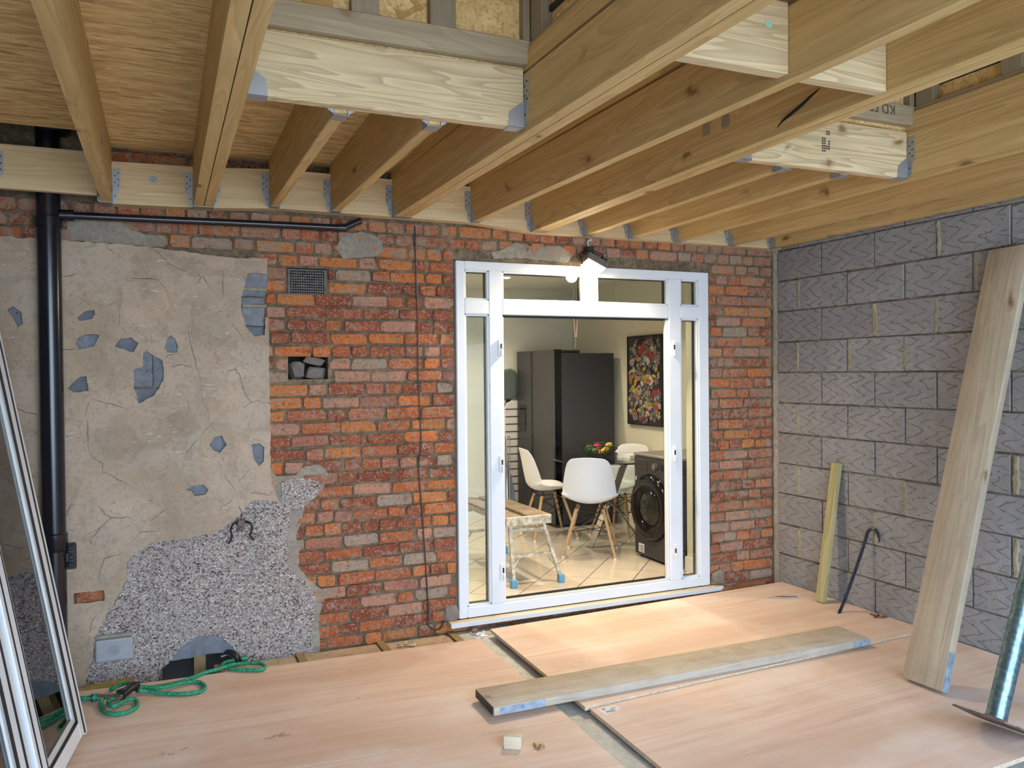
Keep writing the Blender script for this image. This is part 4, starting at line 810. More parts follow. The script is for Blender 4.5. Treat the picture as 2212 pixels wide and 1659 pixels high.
def bandp(parent, x0, x1, w, t, ax=0):
    mb = MB(); e = .0012
    if ax == 0: mb.box((x0, -w/2-e, -t/2+.003), (x1, -w/2+.0, t/2-.003))
    else: mb.box((-t/2+.003, -w/2-e-.001, x0), (t/2-.003, -w/2, x1))
    mb.cyl(((x0+x1)/2, -w/2-.002, 0), ((x0+x1)/2, -w/2-.005, 0), .006, n=8) if ax == 0 else mb.cyl((0, -w/2-.003, (x0+x1)/2), (0, -w/2-.006, (x0+x1)/2), .006, n=8)
    mb.build('end_band', bandm, parent, label='blue steel end band')
bandp(lp, .03, .26, .245, .04); bandp(lp, 2.18, 2.306, .245, .04)
box('end_band', (-.0025, -.11, -.017), (-.0003, .11, .017), M['nail'], lp)
a = Vector((-.765, -1.93, .0)); b_ = Vector((-.032, -1.865, 2.19)); dz = (b_-a).normalized(); dy = Vector((0, 1, 0)); dy = (dy-dz*dy.dot(dz)).normalized(); dx = dy.cross(dz)
Mx = Matrix((dx, dy, dz)).transposed().to_4x4(); Mx.translation = a+Vector((-.006, 0, .022))
ls = plank('scaffold_board', 2.33, .226, .046, M['scafz'], Mx, 'tall weathered scaffold board leaning against the block wall at the right', 'board', ax=2)
bandp(ls, .0, .19, .226, .046, 2)
a = Vector((-.157, -.616, .0195)); b_ = Vector((-.020, -.628, .955)); dz = (b_-a).normalized(); dy = Vector((0, 1, 0)); dy = (dy-dz*dy.dot(dz)).normalized(); dx = dy.cross(dz)
Mx = Matrix((dx, dy, dz)).transposed().to_4x4(); Mx.translation = a+Vector((0, 0, .002))
plank('timber_batten', .945, .066, .038, M['batten'], Mx, 'short green-treated timber batten leaning in the corner against the block wall', 'batten', bev=.003, seg=1, ax=2, cuts=4)
Z = .0185
cb = [(-.245, -.86, Z+.006), (-.215, -.842, Z+.010), (-.190, -.835, Z+.035), (-.165, -.845, .12), (-.100, -.875, .32), (-.045, -.895, .49), (-.035, -.902, .535), (-.026, -.92, .558), (-.022, -.945, .560), (-.022, -.968, .54), (-.026, -.985, .51), (-.03, -.992, .485)]
pts = catmull(cb, 5); n = len(pts); MB().tube(pts, [.0105 if 4 < i < n-12 else (.0105*(.45+.55*min(i, n-1-i)/12) if i > 5 else .006+.0009*i) for i in range(n)], 8).build('crowbar', M['iron'], smooth=40, label='dark blue steel crowbar with a hooked top leaning on the block wall', category='crowbar')
# silver tube-like tool on the plywood
tl = empty('trim_knife', (-.30, -.435, Z), -.43, label='small silver pointed knife lying on the plywood near the corner', category='knife')
MB().prism([(-.085, 0), (-.03, .016), (.075, .016), (.085, .010), (.085, -.012), (-.02, -.014)], .001, .012, 'z').build('body', M['chrome'], tl, .002)
MB().prism([(-.118, -.002), (-.08, .006), (-.08, -.006)], .004, .006, 'z').build('blade', M['steel'], tl)
oc = plank('wood_offcut', .075, .06, .055, M['sill'], Matrix.Translation((-2.900, -1.625, .0275)) @ Matrix.Rotation(math.radians(-32), 4, 'Z'), 'small cube offcut of pale wood on the front left plywood sheet', 'offcut', cuts=1)
rs = random.Random(8)
def curl(name, c, r, n, label, mat):
    mb = MB()
    for i in range(n):
        a = rs.uniform(0, 6.28); p = Vector(c)+Vector((math.cos(a), math.sin(a), 0))*r*rs.random()+Vector((0, 0, .001)); d = rs.uniform(0, 6.28); L = rs.uniform(.006, .018); u = Vector((math.cos(d), math.sin(d), 0))*L; w = Vector((-math.sin(d), math.cos(d), 0))*L*.3
        mb.add([p-u-w, p+u-w, p+u+w+Vector((0, 0, rs.uniform(.002, .012))), p-u+w+Vector((0, 0, rs.uniform(.002, .012))), p+Vector((0, 0, .0))], [(0, 1, 2, 3), (3, 2, 4)])
    return mb.build(name, mat, label=label, category='debris', kind='stuff')
curl('wood_shavings', (-2.90, -.12, -.03), .05, 60, 'small heap of pale wood shavings on the boards by the brick wall', M['sill'])
curl('wood_shavings', (-2.775, -1.695, 0), .022, 14, 'few curled shavings beside the wood offcut', M['leg'])
curl('dry_leaves', (-.06, -1.0, Z), .05, 26, 'dry brown leaf scraps at the foot of the block wall', plain('dry_leaf', (.22, .10, .06), .8))
rock('mortar_crumb', (-2.46, -.105, -.01), (.035, .02, .025), 31, M['stone'], label='small grey stone crumb in front of the door sill board', category='stone')
curl('plaster_flakes', (-2.43, -.13, -.03), .08, 30, 'white plaster flakes in front of the door sill board', M['white'])
# loose tool / twig marks
rock('brick_bat', (-.50, -.06, .01), (.10, .05, .03), 41, M['brick'], label='flat brick piece on the floor edge left of the corner', category='brick', group='loose flat bricks along the wall foot')
rock('brick_bat', (-.27, -.045, .02), (.30, .07, .04), 42, M['brick'], label='long flat brick piece on the floor edge near the corner', category='brick', group='loose flat bricks along the wall foot')

# ---- green hose with gun
hz = lambda x, y, z=.012: at(x/3.16, 1240+y/3.16, 'z', z)
hose = empty('garden_hose', (-4.3, -.35, 0), label='green expanding garden hose with a grip and connectors lying by the pebbledash', category='hose')
def hp(name, pts, z=.012, r=.010, closed=False, zs=None):
    P = [hz(x, y, (zs[i] if zs else z))-Vector((-4.3, -.35, 0)) for i, (x, y) in enumerate(pts)]; Q = catmull(P, 8, closed)
    MB().tube(Q, [r*(1+.07*math.sin(i*2.1)) for i in range(len(Q))], 8, closed).build(name, M['hose'], hose, smooth=60)
hp('hose_tube', [(1640, 583), (1545, 600), (1515, 632), (1590, 648), (1770, 655), (1806, 632), (1765, 608), (1650, 612), (1560, 625), (1490, 650), (1400, 672), (1300, 712), (1200, 745), (1050, 772), (940, 780)], zs=[-.005, .0, .0, .012, .012, .012, .012, .012, .02, .012, .012, .012, .012, .014, .03])
hp('hose_tube', [(930, 792), (1000, 800), (1100, 812), (1250, 818), (1370, 800), (1398, 765), (1345, 736), (1230, 748), (1120, 775), (1000, 772), (935, 765)], zs=[.035, .016, .012, .012, .012, .012, .012, .02, .032, .03, .035])
hp('hose_tube', [(700, 850), (688, 890), (710, 935), (770, 955), (870, 942), (930, 908), (932, 870), (895, 855), (840, 872), (780, 902), (742, 888), (748, 862), (800, 845)], zs=[.03]+[.012]*6+[.02, .03, .034, .03, .03, .03])
hp('hose_tube', [(755, 790), (800, 765), (870, 745), (915, 758)], zs=[.02, .02, .03, .04]); hp('hose_tube', [(500, 852), (560, 850), (632, 843)], zs=[.015, .015, .015], r=.012)
o_ = Vector((-4.3, -.35, 0))
MB().cyl(hz(628, 845, .02)-o_, hz(680, 838, .02)-o_, .018, n=14).build('connector', M['hosec'], hose, .002)
MB().cyl(hz(1640, 583, .0)-o_, hz(1688, 573, .0)-o_, .014, .017, n=14).build('connector', M['hosec'], hose, .002)
MB().cyl(hz(622, 846, .02)-o_, hz(632, 844, .02)-o_, .019, n=14).build('connector_ring', M['black'], hose)
MB().cyl(hz(1632, 585, .0)-o_, hz(1642, 582, .0)-o_, .0165, n=14).build('connector_ring', M['black'], hose)
MB().tube([hz(680, 838, .03)-o_, hz(740, 836, .035)-o_, hz(800, 832, .04)-o_, hz(840, 826, .04)-o_], [.015, .014, .016, .020], 12).build('spray_barrel', M['chrome'], hose, smooth=40)
MB().tube(catmull([hz(830, 835, .04)-o_, hz(870, 800, .045)-o_, hz(905, 775, .05)-o_, hz(935, 762, .045)-o_], 5), .019, 12).tube(catmull([hz(800, 805, .06)-o_, hz(860, 780, .075)-o_, hz(900, 745, .075)-o_, hz(945, 755, .05)-o_, hz(935, 800, .035)-o_], 6), .008, 8).build('grip', M['black'], hose, smooth=50)
yb = MB().prism([(-4.60, -.11), (-4.40, -.085), (-4.40, -.155), (-4.60, -.160)], -.03, .0, 'z'); yb.build('yellow_level', plain('dirty_yellow', (.32, .24, .05), .6, var=.4, bs=30), label='dirty yellow and blue strip tucked behind the hose at the wall foot', category='tool')
# standing black pipe stubs in the broken-out arch
MB().tube(catmull([(-3.93, .03, .02), (-3.90, .0, .035), (-3.86, -.03, .02), (-3.85, -.035, -.01)], 5), .018, 10).build('pipe_bend', M['black'], label='short dark pipe bend poking out of the arched break-out', category='pipe', smooth=40)
MB().box((-4.075, .05, -.28), (-4.015, .12, .03)).build('timber_stub', M['fjoist'], label='short dark timber stub in the arched break-out', category='timber')

# ---- steel prop
ax_ = Vector((.49, .07, 1)).normalized(); pb = Vector((-.965, -2.44, .075)); q = ax_.to_track_quat('Z', 'Y').to_matrix().to_4x4(); q.translation = pb
pe = bpy.data.objects.new('steel_prop', None); COL.objects.link(pe); pe.matrix_world = q; tag(pe, 'tilted galvanised steel prop with a flat base plate at the right edge', 'prop')
MB().cyl((0, 0, .006), (0, 0, 2.05), .042, n=28).build('tube', M['galv'], pe, smooth=40)
MB().prism([(-.135, -.10), (-.10, -.135), (.10, -.135), (.135, -.10), (.135, .10), (.10, .135), (-.10, .135), (-.135, .10)], 0, .007, 'z').build('base_plate', M['rust'], pe)
mb = MB().lathe([(.042, .006), (.052, .008), (.044, .018)], n=24); mb.build('weld', M['rust'], pe, smooth=50)

# ================================================================== LEANING GLAZED DOOR LEAVES
def leaf(O, u, v, W_, H_, label):
    n = v.cross(u).normalized(); u = u.normalized(); v = (v-u*v.dot(u)).normalized(); n = u.cross(v)
    Mx = Matrix((u, v, n)).transposed().to_4x4(); Mx.translation = O
    e = bpy.data.objects.new('glazed_door_leaf', None); COL.objects.link(e); e.matrix_world = Mx; tag(e, label, 'door', 'old glazed door leaves leaning at the left')
    st = .062; q0 = .040
    def pr(x0, x1, y0, y1, nm):
        mb = MB().box((x0, y0, -.03), (x1, y1, .03)); o = mb.build(nm, M['upvc'], e, .005, 2); return o
    pr(q0, q0+st, .012, H_-.012, 'stile'); pr(W_-q0-st, W_-q0, .012, H_-.012, 'stile'); pr(q0+st, W_-q0-st, .012, .012+st+.01, 'rail'); pr(q0+st, W_-q0-st, H_-st-.022, H_-.012, 'rail')
    for a, b, c, d in ((0, .033, .0, H_-.0), (W_-.033, W_, .0, H_)): MB().box((a, c, -.032), (b, d, .032)).build('flange', M['upvc'], e, .005, 2)
    mb = MB(); mb.box((.0325, .010, -.0335), (q0+.0005, H_-.012, .0335)); mb.build('seal', M['gasket'], e); MB().box((W_-q0-.0005, .010, -.0335), (W_-.0325, H_-.012, .0335)).build('seal', M['gasket'], e)
    i0, i1, j0, j1 = q0+st, W_-q0-st, .022+st, H_-.022-st
    for s in (-1, 1):
        mb = MB(); g = .006; w = .026
        for a, b, c, d in ((i0+g, i0+g+w, j0+g, j1-g), (i1-g-w, i1-g, j0+g, j1-g), (i0+g+w, i1-g-w, j0+g, j0+g+w), (i0+g+w, i1-g-w, j1-g-w, j1-g)): mb.box((a, c, s*.010), (b, d, s*.024))
        mb.build('glazing_bead', M['upvcd'], e, .005)
    mb = MB()
    for a, b, c, d in ((i0-.003, i0+.0065, j0, j1), (i1-.0065, i1+.003, j0, j1), (i0, i1, j0-.003, j0+.0065), (i0, i1, j1-.0065, j1+.003)): mb.box((a, c, -.0308), (b, d, .0308))
    mb.build('gasket', M['gasket'], e)
    for s in (-1, 1): box('pane', (i0, j0, s*.010-.001), (i1, j1, s*.010+.001), M['glass'], e)
    return e
u_ = Vector((-.12, -1, 0)); v_ = Vector((-.175, 0, .985))
leaf(Vector((-4.568, -.80, .030)), u_, v_, .66, 2.0, 'white glazed door leaf leaning at the left, the right one, its whole glass showing')
leaf(Vector((-4.655, -1.50, .030)), u_, v_, .66, 2.0, 'white glazed door leaf leaning at the left edge, nearer the camera and mostly cut off')

# ================================================================== KITCHEN
KZ = .08
fr = empty('fridge_freezer', (-.40, 2.662, KZ), label='tall dark grey double-door fridge freezer in the kitchen corner', category='fridge')
box('cabinet', (-.265, -.437, .02), (.33, .437, 1.70), M['fridgeside'], fr, .006)
MB().box((-.26, -.42, 0), (.32, .42, .02)).build('plinth', M['black'], fr)
def fdoor(y0, y1, nm):
    o = MB().box((-.350, y0, .03), (-.275, y1, 1.735)).build('door', M['fridge'], fr, .008, 2, loc=(0, 0, 0)); return o
fdoor(-.436, .050, ''); d2 = fdoor(.066, .436, '')
MB().box((-.353, .205, .905), (-.3499, .375, 1.175)).build('dispenser', M['gloss'], d2, .003); MB().box((-.3545, .225, .92), (-.352, .355, 1.08)).build('dispenser_tray', M['black'], d2)
MB().box((-.275, -.43, 1.70), (-.05, -.30, 1.728)).box((-.275, .30, 1.70), (-.05, .43, 1.728)).build('hinge_cover', M['black'], fr, .006)
MB().box((-.330, -.4385, .03), (-.262, -.4365, 1.735)).build('door_edge', M['gloss'], fr)
for y in (.044, .072): MB().box((-.352, y-.004, .05), (-.3495, y+.004, 1.72)).build('handle_recess', M['gloss'], fr)

wm = empty('washing_machine', (-.365, .612, KZ), label='graphite front-loading washing machine with a large black door, beside the patio door', category='washing machine')
MB().box((-.300, -.300, .02), (.300, .300, .825)).build('cabinet', M['wm'], wm, .014, 2); MB().box((-.305, -.302, .826), (.300, .302, .85)).build('worktop', plain('grey_worktop', (.22, .20, .19), .35), wm, .006)
for x in (-.25, .25):
    for y in (-.25, .25): MB().cyl((x, y, 0), (x, y, .02), .02, n=10).build('foot', M['black'], wm)
rot = Matrix.Rotation(math.radians(-90), 4, 'Y')
wd = MB().lathe([(.0, .012), (.150, .012), (.162, .030), (.205, .040), (.245, .034), (.262, .015), (.262, .0)], (0, 0, 0), 48, Matrix.Translation((-.3005, .055, .425)) @ rot).build('door', M['gloss'], wm, smooth=50)
MB().lathe([(.0, .052), (.09, .044), (.14, .020), (.146, .012)], (0, 0, 0), 40, Matrix.Translation((-.3005, .055, .425)) @ rot).build('door_glass', plain('smoked_glass', (.010, .011, .009), .08, 0, .45), wd, smooth=50)
MB().tube([(-.302, .055+.266*math.cos(a), .425+.266*math.sin(a)) for a in [2*math.pi*i/48 for i in range(48)]], .005, 6, True).build('door_ring', M['gloss'], wd, smooth=60)
MB().box((-.303, .10, .72), (-.2995, .29, .80)).build('drawer', M['wm'], wm, .004); MB().cyl((-.300, -.02, .76), (-.325, -.02, .76), .027, .024, n=24).build('dial', plain('bronze_dial', (.25, .20, .17), .3, .7), wm)
MB().box((-.3012, -.26, .735), (-.2995, -.09, .785)).build('display', M['gloss'], wm); MB().box((-.3012, .262, .625), (-.2995, .278, .655)).build('badge', M['white'], wm)
lb2 = MB().box((-.3015, .155, .045), (-.2998, .235, .115)).build('rating_label', M['paper'], wm); mb = MB()
for i in range(5): mb.box((-.3022, .163, .053+i*.011), (-.3014, .205+.02*((i*7) % 2), .058+i*.011))
mb.build('print', M['ink'], lb2)

def chair(loc, face, label):
    e = empty('dining_chair', loc, math.atan2(face[1], face[0]), label=label, category='chair', group='white shell chairs around the glass table')     # faces local +x
    prof = [(.235, .415), (.215, .440), (.16, .447), (.06, .435), (-.04, .425), (-.12, .43), (-.175, .455), (-.205, .51), (-.222, .59), (-.238, .68), (-.252, .76), (-.262, .805), (-.268, .825)]
    wid = [.17, .20, .222, .232, .232, .230, .228, .224, .216, .200, .182, .162, .135]; cup = [.0, .012, .035, .055, .065, .070, .072, .070, .062, .052, .038, .028, .022]
    nx = 14; V = []
    for (x, z), w, c in zip(prof, wid, cup):
        for i in range(nx+1):
            s = -1+2*i/nx; k = s*s
            if z < .46: V.append((x, s*w, z+c*k))
            else: V.append((x+c*k*1.15, s*w, z+ (.0 if z < .8 else -.012*k)))
    f = [(r*(nx+1)+i, r*(nx+1)+i+1, (r+1)*(nx+1)+i+1, (r+1)*(nx+1)+i) for r in range(len(prof)-1) for i in range(nx)]
    o = MB().add(V, f).build('seat_shell', M['shell'], e, smooth=80); so = o.modifiers.new('t', 'SOLIDIFY'); so.thickness = .007; so.offset = 0; ss = o.modifiers.new('s', 'SUBSURF'); ss.levels = 1; ss.render_levels = 2
    tops = [(.10, .11), (.10, -.11), (-.10, .11), (-.10, -.11)]; feet = [(.205, .21), (.205, -.21), (-.205, .21), (-.205, -.21)]
    for (a, b), (c, d) in zip(tops, feet):
        lg = MB().cyl((a, b, .385), (c, d, .012), .0145, .0105, n=14).build('leg', M['leg'], e, smooth=50); MB().cyl((c, d, .0), (c, d, .014), .012, n=12).build('foot_pad', M['white'], lg)
    mb = MB()
    def at_leg(i, z): t = (.385-z)/.373; return Vector((tops[i][0]+(feet[i][0]-tops[i][0])*t, tops[i][1]+(feet[i][1]-tops[i][1])*t, z))
    for i, j in ((0, 1), (1, 3), (3, 2), (2, 0)):
        a, b = at_leg(i, .36), at_leg(j, .36); c, d = at_leg(i, .20), at_leg(j, .20); m_ = (c+d)/2; m_.z = .30
        mb.tube([a, d], .0035, 6).tube([b, c], .0035, 6).tube([a, b], .0035, 6)
    for i in range(4): mb.tube([at_leg(i, .37), Vector((tops[i][0]*.8, tops[i][1]*.8, .425))], .006, 6)
    mb.tube([at_leg(0, .2), at_leg(3, .2)], .0035, 6).tube([at_leg(1, .2), at_leg(2, .2)], .0035, 6)
    mb.build('wire_brace', M['black'], e)
    return e
chair((-.955, 1.13, KZ), (.52, .80), 'white shell chair with its back to the patio door, nearest the doorway')
chair((-.955, 1.93, KZ), (.97, -.12), 'white shell chair seen side-on in front of the fridge')
chair((-.32, 1.70, KZ), (-.85, -.45), 'white shell chair behind the glass table by the poster wall')
chair((-.40, 1.17, KZ), (-.50, .55), 'white shell chair mostly hidden behind the washing machine') if 0 else None
tb = empty('glass_table', (-.60, 1.43, KZ), label='round glass dining table on crossed legs', category='table')
MB().lathe([(0, .742), (.497, .742), (.50, .745), (.50, .751), (.497, .754), (0, .754)], n=64).build('table_top', M['tglass'], tb, smooth=40)
for i in range(3):
    a = math.radians(25+120*i); c, s = math.cos(a), math.sin(a); q = lambda r, z, w: [(c*r-s*w, s*r+c*w, z)]
    V = []; rows = [(-.30, 0), (-.27, .02), (-.08, .28), (.08, .42), (.26, .68), (.33, .742)]
    mb = MB(); 
    for r_, z_ in rows:
        for w_, dz in ((-.028, 0), (.028, 0), (.028, .012), (-.028, .012)): V.append((c*r_-s*w_, s*r_+c*w_, z_ + (dz if z_ < .74 else 0)*1))
    for k in range(len(rows)-1):
        for j in range(4): mb.f.append((4*k+j, 4*k+(j+1) % 4, 4*k+4+(j+1) % 4, 4*k+4+j)); mb.mi.append(0)
    mb.f += [(3, 2, 1, 0), tuple(4*(len(rows)-1)+j for j in range(4))]; mb.mi += [0, 0]
    mb.v = V; mb.build('leg', plain('brushed_oak_leg', (.20, .17, .14), .35, .3), tb)
TZ = KZ+.754
bw = empty('fruit_bowl', (-.693, 1.445, TZ), .3, label='black wire fruit bowl on the glass table', category='bowl')
mb = MB(); 
for k in range(22):
    a = 2*math.pi*k/22; mb.tube([(math.cos(a)*r, math.sin(a)*r, z) for r, z in ((.045, .004), (.09, .018), (.13, .05), (.160, .10+.018*math.sin(2*a)))], .0032, 5)
mb.tube([(math.cos(a)*.162, math.sin(a)*.162, .102+.018*math.sin(2*a)) for a in [2*math.pi*i/40 for i in range(40)]], .005, 6, True).tube([(math.cos(a)*.045, math.sin(a)*.045, .004) for a in [2*math.pi*i/24 for i in range(24)]], .004, 6, True)
for r, z in ((.09, .018), (.112, .034), (.13, .05), (.145, .07)): mb.tube([(math.cos(a)*r, math.sin(a)*r, z) for a in [2*math.pi*i/32 for i in range(32)]], .0024, 5, True)
mb.build('wire_frame', M['black'], bw)
bo = Vector((-.693, 1.445, TZ)); RT = Vector((.918, -.397, 0)); FT = Vector((.397, .918, 0))
def fruit(nm, prof, p, mat, label, tilt=(0, 0, 0), stem=True, n=18):
    e = MB().lathe(prof, n=n).build(nm, mat, smooth=70, loc=p); e.rotation_euler = tilt; tag(e, label, 'fruit', None)
    if stem: MB().cyl((0, 0, prof[-1][1]-.004), (.004, 0, prof[-1][1]+.014), .002, n=6).build('stalk', M['fjoist'], e)
apple = [(.0, -.030), (.014, -.034), (.028, -.026), (.037, -.008), (.038, .008), (.031, .026), (.016, .032), (.004, .026)]
fruit('red_apple', apple, bo+RT*-.012+FT*.02+Vector((0, 0, .092)), plain('red_fruit', (.42, .015, .02), .3), 'red apple in the middle of the fruit bowl')
fruit('green_pepper', [(0, -.04), (.02, -.042), (.036, -.02), (.04, .015), (.028, .036), (.008, .032)], bo+RT*-.085+Vector((0, 0, .075)), plain('dark_green_fruit', (.03, .10, .02), .3), 'dark green pepper at the left of the fruit bowl', (.4, .2, 0))
fruit('green_avocado', [(0, -.036), (.02, -.034), (.033, -.012), (.026, .02), (.012, .044), (.003, .047)], bo+RT*-.04+FT*-.05+Vector((0, 0, .062)), plain('olive_green_fruit', (.06, .09, .02), .5), 'olive green avocado at the front of the fruit bowl', (1.2, .3, 0), False)
by = plain('banana_yellow', (.68, .47, .06), .45, var=.15, bs=30)
for i in range(4):
    s_ = i*.017; pts = [bo+RT*(.025+.012*i+x)+FT*(-.03+s_)+Vector((0, 0, z)) for x, z in ((-.055, .045), (-.025, .052), (.008, .068), (.035, .092), (.045, .118), (.046, .135))]
    P = catmull(pts, 4); n = len(P); o = MB().tube([p-bo for p in P], [(.0055 if k > n-4 else .0155*(.45+.55*min(1, k/4))) for k in range(n)], 8).build('banana', by, smooth=60, loc=bo); tag(o, ['yellow banana at the front of the bunch in the fruit bowl', 'second yellow banana from the front of the bunch', 'third yellow banana from the front of the bunch', 'yellow banana at the back of the bunch in the fruit bowl'][i], 'fruit', 'bananas in the fruit bowl')
bk = empty('book', (-.42, 1.37, TZ), .4, label='closed white book lying on the glass table behind the washing machine', category='book')
MB().box((-.10, -.07, .0), (.10, .07, .003)).box((-.10, -.07, .020), (.10, .07, .023)).box((-.10, -.07, .003), (-.097, .07, .020)).build('cover', M['white'], bk); MB().box((-.096, -.067, .003), (.097, .067, .020)).build('pages', M['paper'], bk)

# hop-up work platform
hp_ = empty('hop_up', (-1.84, .92, KZ), label='paint-splashed folding hop-up work platform with two brown boards just inside the doorway', category='platform')
for x in (-.115, .068): MB().box((x-.062 if x < 0 else x-.075, -.50, .475), (x+.06 if x < 0 else x+.10, .50, .495)).build('top_board', M['hop'], hp_, .003)
HM = plain('splashed_alloy', (.50, .45, .34), .45, .4, var=.45, bs=28); mb = MB(); 
for y in (-.505, .485): mb.box((-.182, y, .430), (.172, y+.02, .493))
mb.box((-.182, -.50, .44), (-.170, .50, .474)).box((.160, -.50, .44), (.172, .50, .474)); mb.build('top_frame', HM, hp_, .003)
for s in (-1, 1):
    yt, yf = s*.47, s*.52
    for xt, xf in ((-.14, -.135), (.12, .235)):
        lg = MB().cyl((xt, yt, .43), (xf, yf, .03), .017, .016, n=4).build('leg', HM, hp_); MB().box((xf-.022, yf-.022, 0), (xf+.022, yf+.022, .06)).build('rubber_foot', plain('blue_rubber', (.12, .34, .52), .6), lg, .004)
    MB().box((-.139, yt-.012+s*.025, .205), (.175, yt+.012+s*.025, .225)).build('cross_bar', HM, hp_); MB().box((-.145, yt-.01, .385), (.13, yt+.01, .405)).build('cross_bar', HM, hp_)
    MB().tube([(-.13, yt+s*.02, .13), (-.07, yt+s*.02, .205)], .006, 6).tube([(.20, yt+s*.02, .13), (.12, yt+s*.02, .205)], .006, 6).build('strut', HM, hp_)

# items left of the fridge against the far wall
at_ = lambda u, v, y: at(u, v, 'y', y)
ir = empty('ironing_board', (-.865, 3.145, KZ), label='folded ironing board with a black-striped cream cover standing left of the fridge', category='ironing board')
def strip(y, zs, wfun, th, mi=0): pass
mb = MB(); P = [(-.05, .19), (-.10, .60), (-.115, .80), (-.115, 1.13), (-.09, 1.19), (-.03, 1.215), (.05, 1.215), (.10, 1.17), (.11, .8), (.08, .30), (.03, .12)]; mb.prism([(x+.10, z) for x, z in P], -.02, .01, 'y').build('board', plain('striped_cream_cover', (.58, .53, .46), .8), ir, .008)
for i in range(12): MB().box((-.012, -.0235, .24+i*.08), (.205, -.0205, .25+i*.08)).build('stripe', M['nail'], ir)
ir2 = empty('padded_board', (-.80, 3.24, KZ+.0), label='rounded dark green padded headrest shape standing behind the striped board', category='cushion')
MB().prism([(-.09, 1.25), (-.10, 1.34), (-.095, 1.48), (-.06, 1.535), (.02, 1.55), (.09, 1.52), (.11, 1.42), (.10, 1.27), (.03, 1.225), (-.05, 1.225)], -.055, .0, 'y').build('pad', plain('grey_green_cover', (.09, .11, .09), .6), ir2, .015, 2)
MB().tube([(-.098, -.03, 1.34), (-.093, -.03, 1.48), (-.06, -.03, 1.54), (.02, -.03, 1.555), (.09, -.03, 1.525)], .009, 8).build('piping', plain('pale_green_piping', (.32, .36, .26), .6), ir2); MB().box((-.02, -.03, 0), (.02, -.005, 1.23)).build('post', M['black'], ir2)
hl = empty('airer', (-.98, 3.02, KZ), label='folded chrome clothes airer standing left of the ironing board', category='airer')
for dx_ in (0, .045, .09): MB().tube(catmull([(dx_-.02, 0, 0), (dx_-.02, .0, .35), (dx_-.02, 0, .80), (dx_-.012, 0, .835), (dx_+.006, 0, .835), (dx_+.012, 0, .80), (dx_+.012, 0, .35), (dx_+.012, 0, 0)], 4), .006, 6).build('frame_rod', M['chrome'], hl)
bs_ = MB().prism([(.0, .0), (.17, .0), (.17, .28), (.10, .55), (.04, .78), (.0, .80)], .03, .05, 'y').build('cover', plain('blue_grey_cloth', (.16, .20, .26), .7), hl, .006)
# dark objects and radiator seen through the left side pane
rd = empty('radiator', (-2.35, 3.235, KZ+.12), label='white ribbed radiator on the far kitchen wall seen through the left side pane', category='radiator')
for i in range(16): MB().box((-.55+i*.07, -.07, 0), (-.49+i*.07, -.02, .60)).build('column', M['white'], rd, .01)
# poster
ps = empty('sticker_poster', (-.001, 1.745, 1.507), label='framed collage poster of overlapping stickers on the right kitchen wall', category='poster')
hw, hh = .298, .427
mb = MB(); 
for a, b, c, d in ((-hw, -hw+.010, -hh, hh), (hw-.010, hw, -hh, hh), (-hw, hw, -hh, -hh+.010), (-hw, hw, hh-.010, hh)): mb.box((-.030, a, c), (0, b, d))
mb.build('frame', M['nail'], ps, .001); MB().box((-.022, -hw+.009, -hh+.009), (-.004, hw-.009, hh-.009)).build('print_sheet', plain('dark_print', (.035, .028, .03), .6, var=.5, bs=9), ps)
pal = [(.42, .38, .33), (.50, .46, .41), (.10, .085, .09), (.05, .05, .06), (.08, .07, .09), (.42, .03, .03), (.50, .36, .03), (.45, .40, .06), (.08, .11, .17), (.30, .13, .05), (.30, .28, .25), (.38, .08, .07), (.16, .14, .13), (.10, .08, .10)]
pm = [plain('sticker_ink_%s' % 'abcdefghijklmn'[i], c, .5) for i, c in enumerate(pal)]; rp = random.Random(3)
for i in range(270):
    w, h = rp.uniform(.035, .095), rp.uniform(.03, .08); y, z = rp.uniform(-hw+.05, hw-.05), rp.uniform(-hh+.05, hh-.05); a = rp.uniform(-.9, .9); d = -.0222-.00004*i; mi = rp.randrange(len(pal)); c, s = math.cos(a), math.sin(a); mb = MB()
    def poly(w, h, k, n, m_, dd, y=y, z=z, c=c, s=s):
        if k == 0: P = [(-w, -h), (w, -h), (w, h), (-w, h)]
        elif k == 1: P = [(math.cos(t)*w, math.sin(t)*h) for t in [2*math.pi*q/14 for q in range(14)]]
        elif k == 2: P = [(math.cos(t)*w*r_, math.sin(t)*h*r_) for t, r_ in [(2*math.pi*q/10, 1 if q % 2 else .6) for q in range(10)]]
        else: P = [(-w, -h*.6), (w*.3, -h), (w, h*.2), (w*.2, h), (-w*.8, h*.7)]
        P = [(max(-hw+.011, min(hw-.011, y+p*c-q*s)), max(-hh+.011, min(hh-.011, z+p*s+q*c))) for p, q in P]; mb.add([(dd, p, q) for p, q in P], [tuple(range(len(P)))[::-1]], None, m_)
    k = rp.choice([0, 1, 1, 2, 3, 3]); poly(w*.55, h*.55, k, 0, 0, d); poly(w*.48, h*.48, k, 0, 1, d-.00001)
    for q in range(rp.randint(1, 4)): poly(w*.34*rp.uniform(.4, 1), .0022, 0, 0, 2, d-.00002, y=y-s*(q-1.5)*.009, z=z+c*(q-1.5)*.009)
    mb.build('sticker', [pm[rp.choice([0, 3, 4, 13])], pm[mi], pm[3] if mi < 2 or 5 <= mi <= 7 else pm[0]], ps)
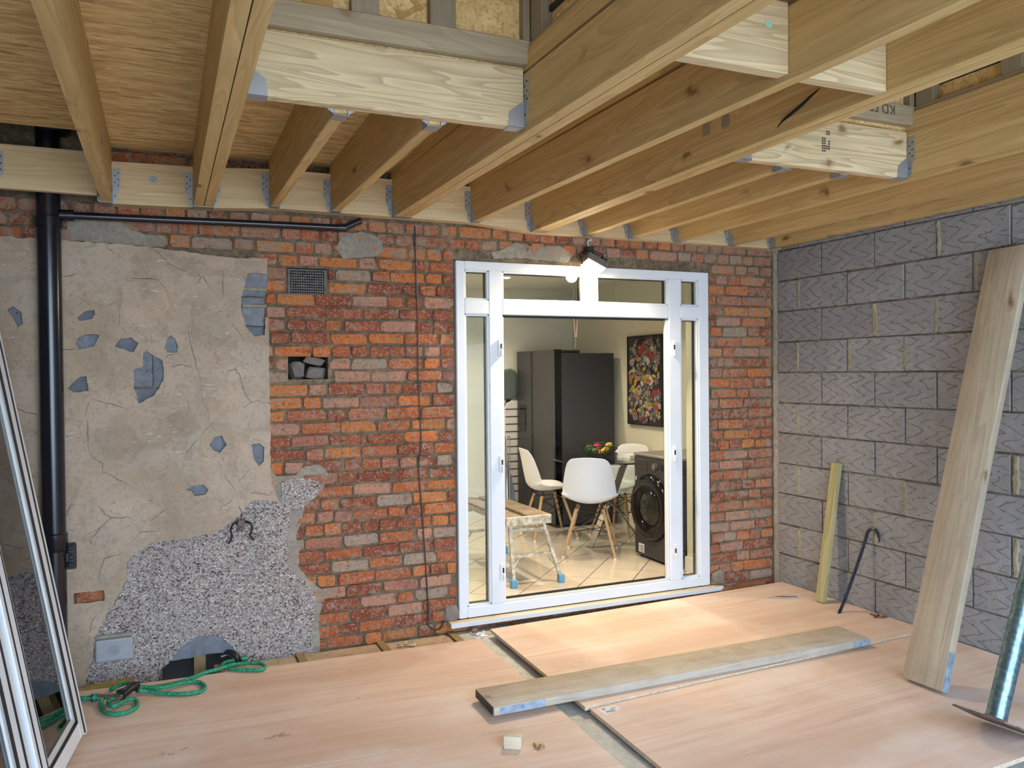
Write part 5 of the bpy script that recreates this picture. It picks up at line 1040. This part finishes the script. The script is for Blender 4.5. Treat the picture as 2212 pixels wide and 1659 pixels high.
# pendant wire
pw = empty('pendant_wire', (-.885, 1.5, 2.5), label='twin pendant wires with a chrome lamp holder hanging over the glass table', category='light')
for s in (-1, 1): MB().tube(catmull([(s*.004, 0, 0), (s*.022, 0, -.30), (s*.014, 0, -.5), (s*.002, 0, -.62)], 5), .003, 6).build('wire', plain('pink_wire', (.5, .36, .28), .5), pw)
MB().cyl((0, 0, -.60), (-.006, 0, -.70), .010, .012, n=12).build('holder', M['chrome'], pw)
# recessed ceiling lights
GL = glow('downlight_glow', (1, .88, .66), 25)
for i, (x, y, e_) in enumerate(((-2.35, 1.0, 95), (-2.35, 2.35, 95), (-.95, .85, 75), (-1.2, 2.3, 65))):
    dn = empty('ceiling_downlight', (x, y, 2.498), label='recessed ceiling downlight in the kitchen, %s' % ('front left one', 'back left one', 'front right one', 'back right one')[i], category='light', group='kitchen downlights')
    MB().lathe([(.032, 0), (.045, -.001), (.046, -.006), (.036, -.007)], n=24).build('trim_ring', M['white'], dn); MB().cyl((0, 0, -.002), (0, 0, -.003), .03, n=20).build('light_disc', GL, dn)
    spot('downlight_beam', (0, 0, -.012), (0, 0, -1), e_, 130, (1, .86, .62), .6, .025, dn)
sw = box('dark_rod', (-.46, .36, KZ+.02), (-.445, .375, 1.22), M['gloss'], label='thin dark upright rod behind the right side pane', category='rod') if 0 else None

rs = random.Random(77)
for (u, v, n, lab) in ((597, 1590, 9, 'tiny dark splinters on the front left plywood sheet'), (372, 1626, 4, 'dark crumbs near the bottom left of the plywood')):
    mb = MB(); p0 = at(u, v, 'z', 0)
    for i in range(n):
        d = rs.uniform(-.3, .5); p = p0+Vector((rs.uniform(-.05, .05), rs.uniform(-.02, .02), 0)); L = rs.uniform(.004, .016)
        mb.tube([p+Vector((-L, -L*d, .0015)), p+Vector((L, L*d, .0025))], .0012, 4)
    mb.build('splinters', M['fjoist'], label=lab, category='debris', kind='stuff')
j7o = Vector(J7.location)
sp_ = catmull([at(u, v, 'x', -2.0485)-j7o for u, v in ((1679, 276), (1690, 262), (1708, 247), (1733, 226), (1755, 205), (1772, 190))], 5); n = len(sp_)
MB().tube([p+Vector((.0005, 0, 0)) for p in sp_], [.001+.0065*math.sin(math.pi*i/(n-1)) for i in range(n)], 6).build('dark_split', M['dark'], J7, label='dark split in the timber')
for u0, v0, u1, v1 in ((1518, 256, 1534, 290), (1559, 231, 1576, 272)):
    a, b = at(u0, v0, 'x', -2.0485)-j7o, at(u1, v1, 'x', -2.0485)-j7o
    MB().box((a.x-.0012, min(a.y, b.y), min(a.z, b.z)), (a.x, max(a.y, b.y), max(a.z, b.z))).build('strap_plate', plain('dusty_steel', (.33, .28, .20), .6, .3), J7)
